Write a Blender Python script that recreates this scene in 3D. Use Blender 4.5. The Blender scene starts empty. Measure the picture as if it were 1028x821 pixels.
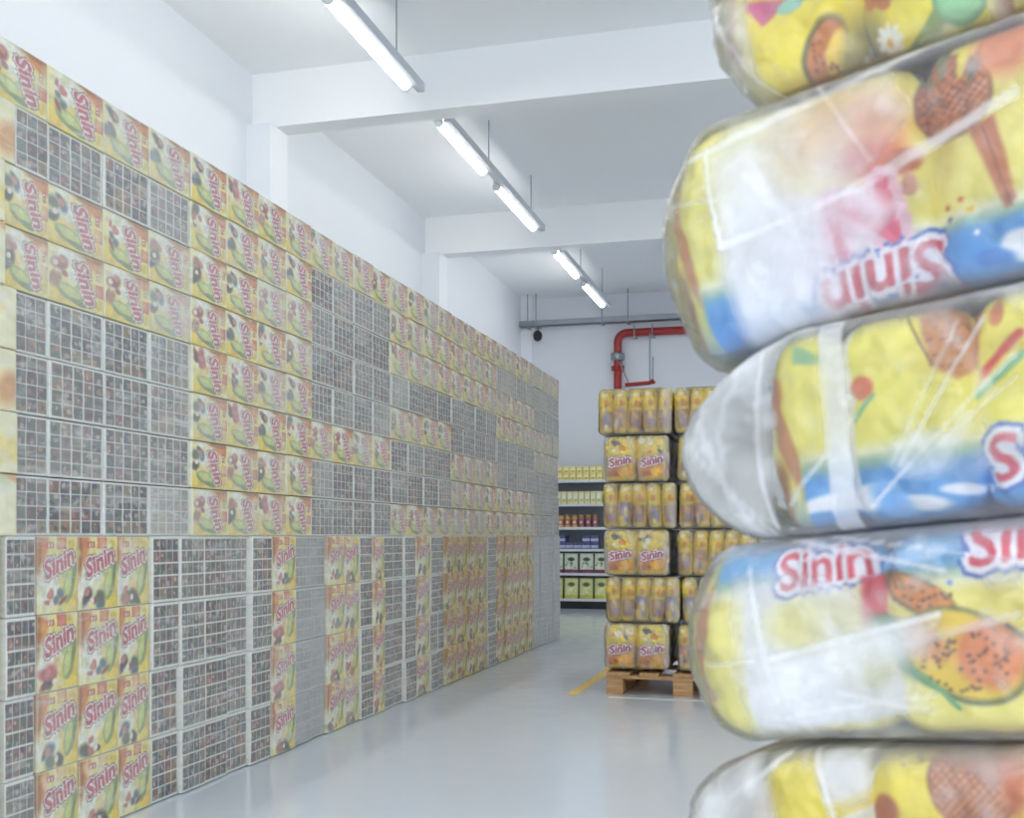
import bpy, bmesh, math, random
import numpy as np
from mathutils import Matrix, Vector, Euler

random.seed(7)
SC = bpy.context.scene
COL = SC.collection
PI = math.pi
rad = math.radians

# ------------------------------------------------------------------ helpers
def tag(o, label=None, cat=None, group=None, kind=None):
    if label: o['label'] = label
    if cat: o['category'] = cat
    if group: o['group'] = group
    if kind: o['kind'] = kind
    return o

def link(name, me, mat=None, parent=None):
    o = bpy.data.objects.new(name, me)
    COL.objects.link(o)
    if mat is not None and me is not None and not me.materials:
        me.materials.append(mat)
    if parent is not None: o.parent = parent
    return o

def empty(name, loc, rz=0.0):
    o = bpy.data.objects.new(name, None)
    o.empty_display_size = .1
    COL.objects.link(o)
    o.location = loc
    o.rotation_euler = (0, 0, rz)
    return o

def copy_tree(o, parent=None):
    c = o.copy(); COL.objects.link(c)
    if parent is not None: c.parent = parent
    for ch in [x for x in bpy.data.objects if x.parent == o]:
        copy_tree(ch, c)
    return c

class MB:
    """collects simple solids into one bmesh"""
    def __init__(s): s.bm = bmesh.new()
    def box(s, x0, x1, y0, y1, z0, z1, bevel=0.0):
        g = bmesh.ops.create_cube(s.bm, size=1.0)
        vs = g['verts']
        for v in vs:
            v.co = Vector(((x0+x1)/2 + v.co.x*(x1-x0), (y0+y1)/2 + v.co.y*(y1-y0), (z0+z1)/2 + v.co.z*(z1-z0)))
        if bevel > 0:
            es = list({e for v in vs for e in v.link_edges})
            bmesh.ops.bevel(s.bm, geom=es, offset=bevel, segments=2, profile=.6, affect='EDGES')
        return s
    def tube(s, p, q, r, n=14, r2=None, caps=True):
        p, q = Vector(p), Vector(q)
        d = q-p
        m = Matrix.Translation((p+q)/2) @ d.to_track_quat('Z', 'Y').to_matrix().to_4x4()
        bmesh.ops.create_cone(s.bm, cap_ends=caps, segments=n, radius1=r, radius2=r if r2 is None else r2, depth=d.length, matrix=m)
        return s
    def path(s, pts, r, n=14):
        """round tube along points, mitred"""
        pts = [Vector(p) for p in pts]
        rings = []
        ref = None
        for i, p in enumerate(pts):
            a = (pts[i]-pts[i-1]).normalized() if i > 0 else (pts[1]-pts[0]).normalized()
            b = (pts[i+1]-pts[i]).normalized() if i < len(pts)-1 else a
            t = (a+b).normalized()
            if ref is None:
                ref = t.orthogonal().normalized()
            ref = (ref - t*ref.dot(t)).normalized()
            bi = t.cross(ref)
            k = 1/max(.3, a.dot(t))
            rings.append([s.bm.verts.new(p + (ref*math.cos(2*PI*j/n) + bi*math.sin(2*PI*j/n))*r*(1 if i in (0, len(pts)-1) else min(k, 1.05))) for j in range(n)])
        for A, B in zip(rings, rings[1:]):
            for j in range(n):
                s.bm.faces.new((A[j], A[(j+1) % n], B[(j+1) % n], B[j]))
        s.bm.faces.new(rings[0][::-1]); s.bm.faces.new(rings[-1])
        return s
    def lathe(s, prof, n=24, mat=None):
        mat = mat or Matrix.Identity(4)
        rings = []
        for r, z in prof:
            rings.append([s.bm.verts.new(mat @ Vector((r*math.cos(2*PI*j/n), r*math.sin(2*PI*j/n), z))) for j in range(n)])
        for A, B in zip(rings, rings[1:]):
            for j in range(n):
                s.bm.faces.new((A[j], A[(j+1) % n], B[(j+1) % n], B[j]))
        s.bm.faces.new(rings[0][::-1]); s.bm.faces.new(rings[-1])
        return s
    def mesh(s, name, smooth=False):
        me = bpy.data.meshes.new(name)
        bmesh.ops.recalc_face_normals(s.bm, faces=s.bm.faces[:])
        s.bm.to_mesh(me); s.bm.free()
        if smooth: me.shade_smooth()
        return me
    def build(s, name, mat, parent=None, smooth=False):
        return link(name, s.mesh(name, smooth), mat, parent)

# ------------------------------------------------------------------ materials
def lin(c):
    c = np.asarray(c, dtype=float)/255.0
    return np.where(c <= .04045, c/12.92, ((c+.055)/1.055)**2.4)
def L4(c): return (*[float(x) for x in lin(c)], 1.0)

def new_mat(name):
    m = bpy.data.materials.new(name); m.use_nodes = True
    nt = m.node_tree
    return m, nt, nt.nodes['Principled BSDF']

def noise_node(nt, scale, detail=3, vec=None, rough=.5):
    n = nt.nodes.new('ShaderNodeTexNoise')
    n.inputs['Scale'].default_value = scale; n.inputs['Detail'].default_value = detail
    n.inputs['Roughness'].default_value = rough
    if vec is not None: nt.links.new(vec, n.inputs['Vector'])
    return n

def coords(nt, kind='Object', scale=(1, 1, 1), rot=(0, 0, 0)):
    tc = nt.nodes.new('ShaderNodeTexCoord')
    mp = nt.nodes.new('ShaderNodeMapping')
    mp.inputs['Scale'].default_value = scale; mp.inputs['Rotation'].default_value = rot
    nt.links.new(tc.outputs[kind], mp.inputs['Vector'])
    return mp.outputs['Vector']

def plain(name, col, rough=.5, metal=0.0, var=.04, scale=6, bump=0.0, bscale=60, coat=0.0, spec=.5):
    m, nt, b = new_mat(name)
    vec = coords(nt)
    n = noise_node(nt, scale, 4, vec)
    mx = nt.nodes.new('ShaderNodeMix'); mx.data_type = 'RGBA'
    c = np.asarray(L4(col)[:3])
    mx.inputs['A'].default_value = (*np.clip(c*(1-var), 0, 1), 1); mx.inputs['B'].default_value = (*np.clip(c*(1+var), 0, 1), 1)
    nt.links.new(n.outputs['Fac'], mx.inputs['Factor']); nt.links.new(mx.outputs['Result'], b.inputs['Base Color'])
    b.inputs['Roughness'].default_value = rough; b.inputs['Metallic'].default_value = metal
    b.inputs['Coat Weight'].default_value = coat; b.inputs['Specular IOR Level'].default_value = spec
    if bump > 0:
        n2 = noise_node(nt, bscale, 3, vec)
        bp = nt.nodes.new('ShaderNodeBump'); bp.inputs['Strength'].default_value = bump; bp.inputs['Distance'].default_value = .01
        nt.links.new(n2.outputs['Fac'], bp.inputs['Height']); nt.links.new(bp.outputs['Normal'], b.inputs['Normal'])
    return m

def emission(name, col, strength):
    m, nt, b = new_mat(name)
    b.inputs['Base Color'].default_value = L4((240, 240, 240))
    b.inputs['Emission Color'].default_value = L4(col); b.inputs['Emission Strength'].default_value = strength
    return m

def wood(name, a, b_, axis_scale=(1.5, 22, 22)):
    m, nt, b = new_mat(name)
    vec = coords(nt, 'Object', axis_scale)
    n = noise_node(nt, 3.0, 6, vec, .6)
    r = nt.nodes.new('ShaderNodeValToRGB')
    r.color_ramp.elements[0].color = L4(a); r.color_ramp.elements[1].color = L4(b_)
    r.color_ramp.elements[0].position = .35; r.color_ramp.elements[1].position = .65
    nt.links.new(n.outputs['Fac'], r.inputs['Fac']); nt.links.new(r.outputs['Color'], b.inputs['Base Color'])
    b.inputs['Roughness'].default_value = .75
    return m

def printed(name, haze=True, rough=.38, coat=.25, wr=(9, 9, 3), wstr=.25, wdist=.01):
    """print held in the mesh's colour attribute, under a crinkled milky bag whose density is the object's own colour alpha"""
    m, nt, b = new_mat(name)
    at = nt.nodes.new('ShaderNodeAttribute'); at.attribute_name = 'print'
    geo = nt.nodes.new('ShaderNodeNewGeometry')
    mp = nt.nodes.new('ShaderNodeMapping'); mp.inputs['Scale'].default_value = wr; mp.inputs['Rotation'].default_value = (rad(25), 0, 0)
    nt.links.new(geo.outputs['Position'], mp.inputs['Vector'])
    n = noise_node(nt, 1.6, 4, mp.outputs['Vector'], .55)
    n.inputs['Distortion'].default_value = .6
    out = at.outputs['Color']
    if haze:
        oi = nt.nodes.new('ShaderNodeObjectInfo')
        n2 = noise_node(nt, 2.2, 3, geo.outputs['Position'])
        k = nt.nodes.new('ShaderNodeMath'); k.operation = 'MULTIPLY_ADD'; k.inputs[1].default_value = 1.5; k.inputs[2].default_value = .25
        nt.links.new(n2.outputs['Fac'], k.inputs[0])
        h = nt.nodes.new('ShaderNodeMath'); h.operation = 'MULTIPLY'; h.use_clamp = True
        nt.links.new(k.outputs[0], h.inputs[0]); nt.links.new(oi.outputs['Alpha'], h.inputs[1])
        m3 = nt.nodes.new('ShaderNodeMapping'); m3.inputs['Scale'].default_value = (1, 3.0, 15); m3.inputs['Rotation'].default_value = (rad(-22), 0, 0)
        nt.links.new(geo.outputs['Position'], m3.inputs['Vector'])
        n4 = noise_node(nt, 1.5, 5, m3.outputs['Vector'], .6); n4.inputs['Distortion'].default_value = .8  # white streaks painted into the haze as highlights on film wrinkles
        s1 = nt.nodes.new('ShaderNodeMapRange'); s1.inputs['From Min'].default_value = .54; s1.inputs['From Max'].default_value = .74; s1.inputs['To Max'].default_value = .5
        nt.links.new(n4.outputs['Fac'], s1.inputs['Value'])
        h2 = nt.nodes.new('ShaderNodeMath'); h2.operation = 'ADD'; h2.use_clamp = True
        nt.links.new(h.outputs[0], h2.inputs[0]); nt.links.new(s1.outputs['Result'], h2.inputs[1]); h = h2
        mx = nt.nodes.new('ShaderNodeMix'); mx.data_type = 'RGBA'
        nt.links.new(h.outputs[0], mx.inputs['Factor']); nt.links.new(out, mx.inputs['A']); nt.links.new(oi.outputs['Color'], mx.inputs['B'])
        out = mx.outputs['Result']
    nt.links.new(out, b.inputs['Base Color'])
    b.inputs['Roughness'].default_value = rough; b.inputs['Coat Weight'].default_value = coat; b.inputs['Coat Roughness'].default_value = .2
    bp = nt.nodes.new('ShaderNodeBump'); bp.inputs['Strength'].default_value = wstr; bp.inputs['Distance'].default_value = wdist
    nt.links.new(n.outputs['Fac'], bp.inputs['Height'])
    nt.links.new(bp.outputs['Normal'], b.inputs['Normal']); nt.links.new(bp.outputs['Normal'], b.inputs['Coat Normal'])
    return m

def film_mat(name, base=.05, gloss=.22, wstr=.5, tint=(246, 246, 250), wscale=5.0, rim=.42):
    """clear bag film: transparent, milky where the 'milk' attribute says it is folded or gathered"""
    m, nt, b = new_mat(name)
    nt.nodes.remove(b)
    outn = nt.nodes['Material Output']
    at = nt.nodes.new('ShaderNodeAttribute'); at.attribute_name = 'milk'
    vec = coords(nt, 'Object', (1.0, 1.0, 2.2), (0, rad(30), 0))
    n = noise_node(nt, wscale, 5, vec, .6); n.inputs['Distortion'].default_value = 1.2
    bp = nt.nodes.new('ShaderNodeBump'); bp.inputs['Strength'].default_value = wstr; bp.inputs['Distance'].default_value = .02
    nt.links.new(n.outputs['Fac'], bp.inputs['Height'])
    tr = nt.nodes.new('ShaderNodeBsdfTransparent')
    di = nt.nodes.new('ShaderNodeBsdfDiffuse'); di.inputs['Color'].default_value = L4(tint); nt.links.new(bp.outputs['Normal'], di.inputs['Normal'])
    tl = nt.nodes.new('ShaderNodeBsdfTranslucent'); tl.inputs['Color'].default_value = L4(tint)
    md = nt.nodes.new('ShaderNodeMixShader'); md.inputs[0].default_value = .35
    nt.links.new(di.outputs[0], md.inputs[1]); nt.links.new(tl.outputs[0], md.inputs[2])
    ad = nt.nodes.new('ShaderNodeMath'); ad.operation = 'ADD'; ad.use_clamp = True; ad.inputs[1].default_value = base
    lw = nt.nodes.new('ShaderNodeLayerWeight'); lw.inputs['Blend'].default_value = .28
    pw = nt.nodes.new('ShaderNodeMath'); pw.operation = 'MULTIPLY_ADD'; pw.inputs[1].default_value = rim; pw.use_clamp = True
    nt.links.new(lw.outputs['Facing'], pw.inputs[0]); nt.links.new(at.outputs['Fac'], pw.inputs[2])
    nt.links.new(pw.outputs[0], ad.inputs[0])
    m1 = nt.nodes.new('ShaderNodeMixShader')
    nt.links.new(ad.outputs[0], m1.inputs[0]); nt.links.new(tr.outputs[0], m1.inputs[1]); nt.links.new(md.outputs[0], m1.inputs[2])
    gl = nt.nodes.new('ShaderNodeBsdfGlossy'); gl.inputs['Roughness'].default_value = gloss; nt.links.new(bp.outputs['Normal'], gl.inputs['Normal'])
    fr = nt.nodes.new('ShaderNodeFresnel'); fr.inputs['IOR'].default_value = 1.38; nt.links.new(bp.outputs['Normal'], fr.inputs['Normal'])
    m2 = nt.nodes.new('ShaderNodeMixShader')
    nt.links.new(fr.outputs[0], m2.inputs[0]); nt.links.new(m1.outputs[0], m2.inputs[1]); nt.links.new(gl.outputs[0], m2.inputs[2])
    nt.links.new(m2.outputs[0], outn.inputs['Surface'])
    return m

# ------------------------------------------------------------------ printing
GLY = {}
def glyphs(text):
    """triangles of a word set in the built-in font, height-normalised and centred"""
    if text in GLY: return GLY[text]
    cu = bpy.data.curves.new('lettering', 'FONT')
    cu.body = text; cu.size = 1.0; cu.align_x = 'CENTER'; cu.align_y = 'CENTER'; cu.resolution_u = 3
    ob = bpy.data.objects.new('lettering', cu); COL.objects.link(ob)
    dg = bpy.context.evaluated_depsgraph_get()
    ev = ob.evaluated_get(dg)
    me = ev.to_mesh()
    me.calc_loop_triangles()
    v = np.array([q.co[:2] for q in me.vertices])
    t = np.array([tuple(q.vertices) for q in me.loop_triangles])
    ev.to_mesh_clear()
    bpy.data.objects.remove(ob); bpy.data.curves.remove(cu)
    lo, hi = v.min(0), v.max(0)
    v = (v - (lo+hi)/2)/(hi[1]-lo[1])
    GLY[text] = (v[t], (hi[0]-lo[0])/(hi[1]-lo[1]))
    return GLY[text]

def in_tris(tris, x, y):
    m = np.zeros(len(x), bool)
    for a, b, c in tris:
        x0, x1 = min(a[0], b[0], c[0]), max(a[0], b[0], c[0]); y0, y1 = min(a[1], b[1], c[1]), max(a[1], b[1], c[1])
        ix = np.nonzero((x >= x0) & (x <= x1) & (y >= y0) & (y <= y1))[0]
        if not len(ix): continue
        px, py = x[ix], y[ix]
        d1 = (px-b[0])*(a[1]-b[1])-(a[0]-b[0])*(py-b[1])
        d2 = (px-c[0])*(b[1]-c[1])-(b[0]-c[0])*(py-c[1])
        d3 = (px-a[0])*(c[1]-a[1])-(c[0]-a[0])*(py-a[1])
        neg = (d1 < 0) | (d2 < 0) | (d3 < 0); pos = (d1 > 0) | (d2 > 0) | (d3 > 0)
        m[ix] |= ~(neg & pos)
    return m

_rng = np.random.default_rng(11)
LAT = _rng.random((64, 64))
def vnoise(x, y):
    xi = np.floor(x).astype(int); yi = np.floor(y).astype(int)
    fx = x-xi; fy = y-yi
    fx = fx*fx*(3-2*fx); fy = fy*fy*(3-2*fy)
    g = lambda a, b: LAT[a % 64, b % 64]
    return (g(xi, yi)*(1-fx)+g(xi+1, yi)*fx)*(1-fy)+(g(xi, yi+1)*(1-fx)+g(xi+1, yi+1)*fx)*fy

class Print:
    def __init__(s, x, y, base):
        s.x, s.y = x, y
        s.c = np.tile(np.asarray(base, float), (len(x), 1))
    def mix(s, m, col): s.c = s.c*(1-m[:, None]) + np.asarray(col, float)*m[:, None]
    def fall(s, d, soft): return np.clip((1+soft/2-d)/max(soft, 1e-4), 0, 1)
    def loc(s, cx, cy, rot):
        a = rad(rot); dx, dy = s.x-cx, s.y-cy
        return dx*math.cos(a)+dy*math.sin(a), -dx*math.sin(a)+dy*math.cos(a)
    def mell(s, cx, cy, rx, ry, rot=0, soft=.12):
        u, v = s.loc(cx, cy, rot)
        return s.fall(np.sqrt((u/rx)**2+(v/ry)**2), soft)
    def ell(s, cx, cy, rx, ry, rot, col, soft=.12, op=1.0): s.mix(s.mell(cx, cy, rx, ry, rot, soft)*op, col)
    def rect(s, x0, x1, y0, y1, col, op=1.0, rot=0, soft=.06):
        u, v = s.loc((x0+x1)/2, (y0+y1)/2, rot)
        d = np.maximum(np.abs(u)/((x1-x0)/2), np.abs(v)/((y1-y0)/2))
        s.mix(s.fall(d, soft)*op, col)
    def mpoly(s, pts, soft=0):
        m = np.zeros(len(s.x), bool); n = len(pts)
        for i in range(n):
            (x0, y0), (x1, y1) = pts[i], pts[(i+1) % n]
            if y0 == y1: continue
            c = ((y0 > s.y) != (y1 > s.y)) & (s.x < (x1-x0)*(s.y-y0)/(y1-y0)+x0)
            m ^= c
        if soft <= 0: return m.astype(float)
        dm = np.full(len(s.x), 1e9)
        for i in range(n):
            (x0, y0), (x1, y1) = pts[i], pts[(i+1) % n]
            dx, dy = x1-x0, y1-y0
            tt = np.clip(((s.x-x0)*dx+(s.y-y0)*dy)/(dx*dx+dy*dy+1e-12), 0, 1)
            dm = np.minimum(dm, np.hypot(s.x-x0-tt*dx, s.y-y0-tt*dy))
        v = np.clip(.5+np.where(m, dm, -dm)/soft, 0, 1)
        return v*v*(3-2*v)
    def mline(s, p, q, w):
        (x0, y0), (x1, y1) = p, q
        dx, dy = x1-x0, y1-y0
        t = np.clip(((s.x-x0)*dx+(s.y-y0)*dy)/(dx*dx+dy*dy), 0, 1)
        d = np.hypot(s.x-x0-t*dx, s.y-y0-t*dy)
        return s.fall(d/(w/2), .6)
    def text(s, word, cx, cy, h, rot, shear, col, edge=None, edge2=None, bold=.05, w1=.16, w2=.28, widen=1.0):
        tris, asp = glyphs(word)
        u, v = s.loc(cx, cy, rot); u, v = u/h/widen, v/h
        u = u - shear*v
        near = np.nonzero((np.abs(u) < asp/2+.5) & (np.abs(v) < 1.0))[0]
        if not len(near): return
        uu, vv = u[near], v[near]
        def mask(r, k=8):
            m = in_tris(tris, uu, vv)
            for i in range(k):
                m |= in_tris(tris, uu+r*math.cos(2*PI*i/k), vv+r*math.sin(2*PI*i/k))
            if r > .12:
                for i in range(k):
                    m |= in_tris(tris, uu+.5*r*math.cos(2*PI*i/k), vv+.5*r*math.sin(2*PI*i/k))
            return m
        for r, c in ((w2, edge2), (w1, edge), (bold, col)):
            if c is None: continue
            full = np.zeros(len(s.x)); full[near] = mask(r)
            s.mix(full, c)
    def grain(s, amp, sc):
        n = vnoise(s.x*sc+3.1, s.y*sc+7.7)*.6+vnoise(s.x*sc*2.3, s.y*sc*2.3)*.4-.5
        s.c = np.clip(s.c*(1+amp*n[:, None]), 0, 255)
    def draw(s, shapes):
        rg = random.Random(5)
        for sh in shapes:
            k = sh[0]
            if k == 'ell': s.ell(*sh[1:])
            elif k == 'poly': s.mix(s.mpoly(sh[1], .008), sh[2])
            elif k == 'line': s.mix(s.mline(sh[1], sh[2], sh[3]), sh[4])
            elif k == 'band': s.mix(((s.x > sh[1]) & (s.x < sh[2])).astype(float)*sh[4], sh[3])
            elif k == 'grad':
                t = np.clip((s.y-sh[1])/(sh[2]-sh[1]), 0, 1); t = t*t*(3-2*t)
                w = np.clip(1-np.abs(t-.35)/.4, 0, 1)*.75
                s.mix(w, (246, 246, 240)); s.mix(np.clip((t-.35)/.65, 0, 1)*sh[4], sh[3])
            elif k == 'dots':
                for i in range(sh[5]):
                    a, r = rg.random()*2*PI, math.sqrt(rg.random())
                    s.ell(sh[1]+sh[3]*.9*r*math.cos(a), sh[2]+sh[4]*.9*r*math.sin(a), .0026, .0026, 0, sh[6], .5)
            elif k == 'daisy':
                for i in range(10):
                    a = 2*PI*i/10
                    s.ell(sh[1]+sh[3]*.6*math.cos(a), sh[2]+sh[4]*.6*math.sin(a), sh[3]*.45, sh[4]*.2, math.degrees(a), sh[5], .2)
                s.ell(sh[1], sh[2], sh[3]*.26, sh[4]*.26, 0, sh[6], .3)
            elif k == 'cross':      # pineapple rind
                m = s.mell(sh[1], sh[2], sh[3], sh[4], 0, .1)
                s.mix(m, sh[5])
                g = np.maximum(np.abs(np.sin((s.x+s.y)*260+1.2*np.sin(s.y*90))), np.abs(np.sin((s.x-s.y)*260)))
                s.mix(m*np.clip((g-.86)/.1, 0, 1)*.9, sh[6])
                g2 = vnoise(s.x*160, s.y*160)
                s.mix(m*np.clip((g2-.62)/.1, 0, 1)*.6, sh[6])
            elif k == 'txt': s.text(sh[3], sh[1], sh[2], sh[4], sh[5], sh[6], sh[7], sh[8] if len(sh) > 8 else None, sh[9] if len(sh) > 9 and sh[9] else None, bold=.03, w1=.17, w2=.28)

def opacity(x, y, shapes):
    p = Print(x, y, (0, 0, 0)); v = np.zeros(len(x))
    for sh in shapes:
        k = sh[0]
        if k == 'ell': m = p.mell(sh[1], sh[2], sh[3], sh[4], sh[5], sh[7])*sh[6]
        elif k == 'poly': m = p.mpoly(sh[1], .035)*sh[2]
        elif k == 'line': m = p.mline(sh[1], sh[2], sh[3])*sh[4]
        elif k == 'band': m = ((x > sh[1]) & (x < sh[2]))*sh[3]
        v = 1-(1-v)*(1-np.clip(m, 0, 1))
    return v

# ------------------------------------------------------------------ soft bags
def pillow(name, W, D, H, rho, re, nf, nz, nc=5, ns=4, ne=4, bulge=0.0, disp=None, nb=3, side_bulge=None):
    """closed soft box, front towards -Y.  Returns mesh plus each vertex's run S along the girth (0 = front centre, + to the right) and height Z"""
    w, d, h = W/2, D/2, H/2
    half = []                                   # x, y, nx, ny, S, kind
    for i in range(nf//2+1):
        half.append(((w-rho)*i/(nf//2), -d, 0, -1))
    for i in range(1, nc+1):
        a = -PI/2 + PI/2*i/nc
        half.append((w-rho+rho*math.cos(a), -d+rho+rho*math.sin(a), math.cos(a), math.sin(a)))
    for i in range(1, ns+1):
        half.append((w, -d+rho+(D-2*rho)*i/ns, 1, 0))
    for i in range(1, nc+1):
        a = PI/2*i/nc
        half.append((w-rho+rho*math.cos(a), d-rho+rho*math.sin(a), math.cos(a), math.sin(a)))
    for i in range(1, nb+1):
        half.append(((w-rho)*(1-i/nb), d, 0, 1))
    half = np.array(half)
    seg = np.hypot(np.diff(half[:, 0]), np.diff(half[:, 1]))
    S = np.concatenate([[0], np.cumsum(seg)])
    right = np.column_stack([half, S])
    left = right[1:-1][::-1].copy(); left[:, 0] *= -1; left[:, 2] *= -1; left[:, 4] *= -1
    ring = np.vstack([right, left])
    n = len(ring)
    zs = []
    for k in range(ne):
        a = PI/2*k/ne
        zs.append((-h+re*(1-math.sin(a)), re*(1-math.cos(a))))
    prof = [(-h+re*(1-math.cos(PI/2*k/ne)), re*(1-math.sin(PI/2*k/ne))) for k in range(ne)]
    prof += [(-h+re+(H-2*re)*i/nz, 0.0) for i in range(nz+1)]
    prof += [(h-re*(1-math.cos(PI/2*k/ne)), re*(1-math.sin(PI/2*k/ne))) for k in range(ne-1, -1, -1)]
    prof = np.array(prof)
    m = len(prof)
    Z = np.repeat(prof[:, 0], n); IN = np.repeat(prof[:, 1], n)
    R = np.tile(ring, (m, 1))
    off = -IN + bulge*(1-(Z/h)**2)
    if side_bulge is not None:
        off = off + side_bulge*np.abs(R[:, 2])*(1-(Z/h)**2)
    if disp is not None: off = off + disp(R[:, 4], Z)*np.clip((1-np.abs(Z)/h)*8, 0, 1)
    X = R[:, 0]+R[:, 2]*off; Y = R[:, 1]+R[:, 3]*off
    V = np.column_stack([X, Y, Z])
    idx = np.arange(m*n).reshape(m, n)
    a = idx[:-1]; b = np.roll(idx, -1, axis=1)[:-1]; c = np.roll(idx, -1, axis=1)[1:]; e = idx[1:]
    F = np.stack([a, b, c, e], -1).reshape(-1, 4).tolist()
    # caps: each end ring is closed onto its own long axis, so the ends stay even when the bag sags
    lo = V[:n].copy(); hi = V[-n:].copy(); lo[:, 1] = 0; hi[:, 1] = 0
    V = np.vstack([V, lo, hi]); Z = np.concatenate([Z, Z[:n], Z[-n:]])
    R = np.vstack([R, R[:n], R[-n:]])
    k0 = m*n; j = np.arange(n); j2 = (j+1) % n
    F += np.stack([j2, j, k0+j, k0+j2], -1).tolist()
    tp = (m-1)*n
    F += np.stack([tp+j, tp+j2, k0+n+j2, k0+n+j], -1).tolist()
    me = bpy.data.meshes.new(name)
    me.from_pydata(V.tolist(), [], F)
    me.shade_smooth()
    me.update()
    return me, R[:, 4].copy(), Z, V

def set_print(me, rgb255):
    at = me.attributes.new('print', 'FLOAT_COLOR', 'POINT')
    c = np.ones((len(rgb255), 4), dtype=np.float32); c[:, :3] = lin(rgb255)
    at.data.foreach_set('color', c.ravel())

def set_milk(me, v):
    at = me.attributes.new('milk', 'FLOAT', 'POINT')
    at.data.foreach_set('value', np.asarray(v, dtype=np.float32))

ORD = ['first', 'second', 'third', 'fourth', 'fifth', 'sixth', 'seventh', 'eighth', 'ninth', 'tenth', 'eleventh', 'twelfth', 'thirteenth', 'fourteenth',
       'fifteenth', 'sixteenth', 'seventeenth', 'eighteenth', 'nineteenth', 'twentieth'] + ['twenty-'+w for w in
       ('first', 'second', 'third', 'fourth', 'fifth', 'sixth', 'seventh', 'eighth', 'ninth')] + ['thirtieth'] + ['thirty-'+w for w in ('first', 'second', 'third', 'fourth', 'fifth', 'sixth', 'seventh', 'eighth', 'ninth')] + ['fortieth']

# ------------------------------------------------------------------ the room
M = {
 'wall': plain('white_paint', (222, 226, 231), .7, var=.012, scale=1.2, bump=.02, bscale=120),
 'ceil': plain('white_ceiling_paint', (240, 242, 243), .8, var=.012, scale=1.0),
 'beam': plain('white_beam_paint', (242, 243, 244), .7, var=.01, scale=1.0),
 'pillar': plain('white_pillar_paint', (230, 233, 237), .7, var=.01, scale=1.0),
 'steel': plain('galvanised_steel', (150, 156, 162), .38, .8, var=.12, scale=9),
 'rail': plain('grey_lamp_rail', (198, 202, 208), .45, 0, var=.05),
 'white_metal': plain('white_metal', (222, 224, 226), .4, var=.02),
 'grey_metal': plain('grey_shelf_metal', (120, 126, 134), .5, .2, var=.05),
 'dark': plain('dark_plinth', (28, 30, 33), .5, var=.1),
 'black': plain('black_plastic', (20, 20, 22), .4, var=.1),
 'red': plain('red_pipe_paint', (160, 34, 30), .38, var=.06, coat=.2),
 'yellow_line': plain('yellow_floor_paint', (246, 208, 92), .35, var=.08, scale=14),
 'wood': wood('pallet_wood', (166, 124, 80), (206, 166, 118)),
 'wood_y': wood('pallet_wood_crosswise', (160, 120, 78), (200, 160, 112), (22, 1.5, 22)),
}
def floor_material():
    m, nt, b = new_mat('grey_epoxy_floor')
    vec = coords(nt, 'Object')
    n = noise_node(nt, .5, 5, vec); n2 = noise_node(nt, 7, 4, vec)
    mx = nt.nodes.new('ShaderNodeMix'); mx.data_type = 'RGBA'
    mx.inputs['A'].default_value = L4((221, 229, 237)); mx.inputs['B'].default_value = L4((230, 236, 242))
    nt.links.new(n.outputs['Fac'], mx.inputs['Factor']); nt.links.new(mx.outputs['Result'], b.inputs['Base Color'])
    r = nt.nodes.new('ShaderNodeMapRange'); r.inputs['To Min'].default_value = .1; r.inputs['To Max'].default_value = .24
    nt.links.new(n2.outputs['Fac'], r.inputs['Value']); nt.links.new(r.outputs['Result'], b.inputs['Roughness'])
    b.inputs['Specular IOR Level'].default_value = .6; b.inputs['Coat Weight'].default_value = .25; b.inputs['Coat Roughness'].default_value = .08
    bp = nt.nodes.new('ShaderNodeBump'); bp.inputs['Strength'].default_value = .03; bp.inputs['Distance'].default_value = .01
    n3 = noise_node(nt, 3.0, 2, vec)
    nt.links.new(n3.outputs['Fac'], bp.inputs['Height']); nt.links.new(bp.outputs['Normal'], b.inputs['Normal']); nt.links.new(bp.outputs['Normal'], b.inputs['Coat Normal'])
    return m

XL, XR, Y0, YB, ZC = -3.96, 5.0, -5.0, 15.25, 4.4
def struct(o): return tag(o, kind='structure')
struct(MB().box(XL-.2, XR+.2, Y0, YB+.2, -.2, 0).build('floor', floor_material()))
struct(MB().box(XL-.2, XR+.2, Y0, YB+.2, ZC, ZC+.2).build('ceiling', M['ceil']))
struct(MB().box(XL-.2, XL, Y0, YB, 0, ZC).build('wall_left', M['wall']))
struct(MB().box(XR, XR+.2, Y0, YB, 0, ZC).build('wall_right', M['wall']))
struct(MB().box(XL-.2, XR+.2, YB, YB+.2, 0, ZC).build('wall_back', M['wall']))
XP = -3.77
for i, yb in enumerate((-.2, 3.55, 7.30, 11.06)):
    struct(MB().box(XL, XR, yb, yb+.185, 4.0, ZC).build('beam', M['beam']))
    struct(MB().box(XL, XP, yb-.09, yb+.185, 0, 4.0).build('pillar', M['pillar']))
    struct(MB().box(XR-.19, XR, yb-.09, yb+.185, 0, 4.0).build('pillar', M['pillar']))
struct(MB().box(XL, XL+.16, YB-.16, YB, 0, ZC).build('pillar', M['pillar']))

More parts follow.
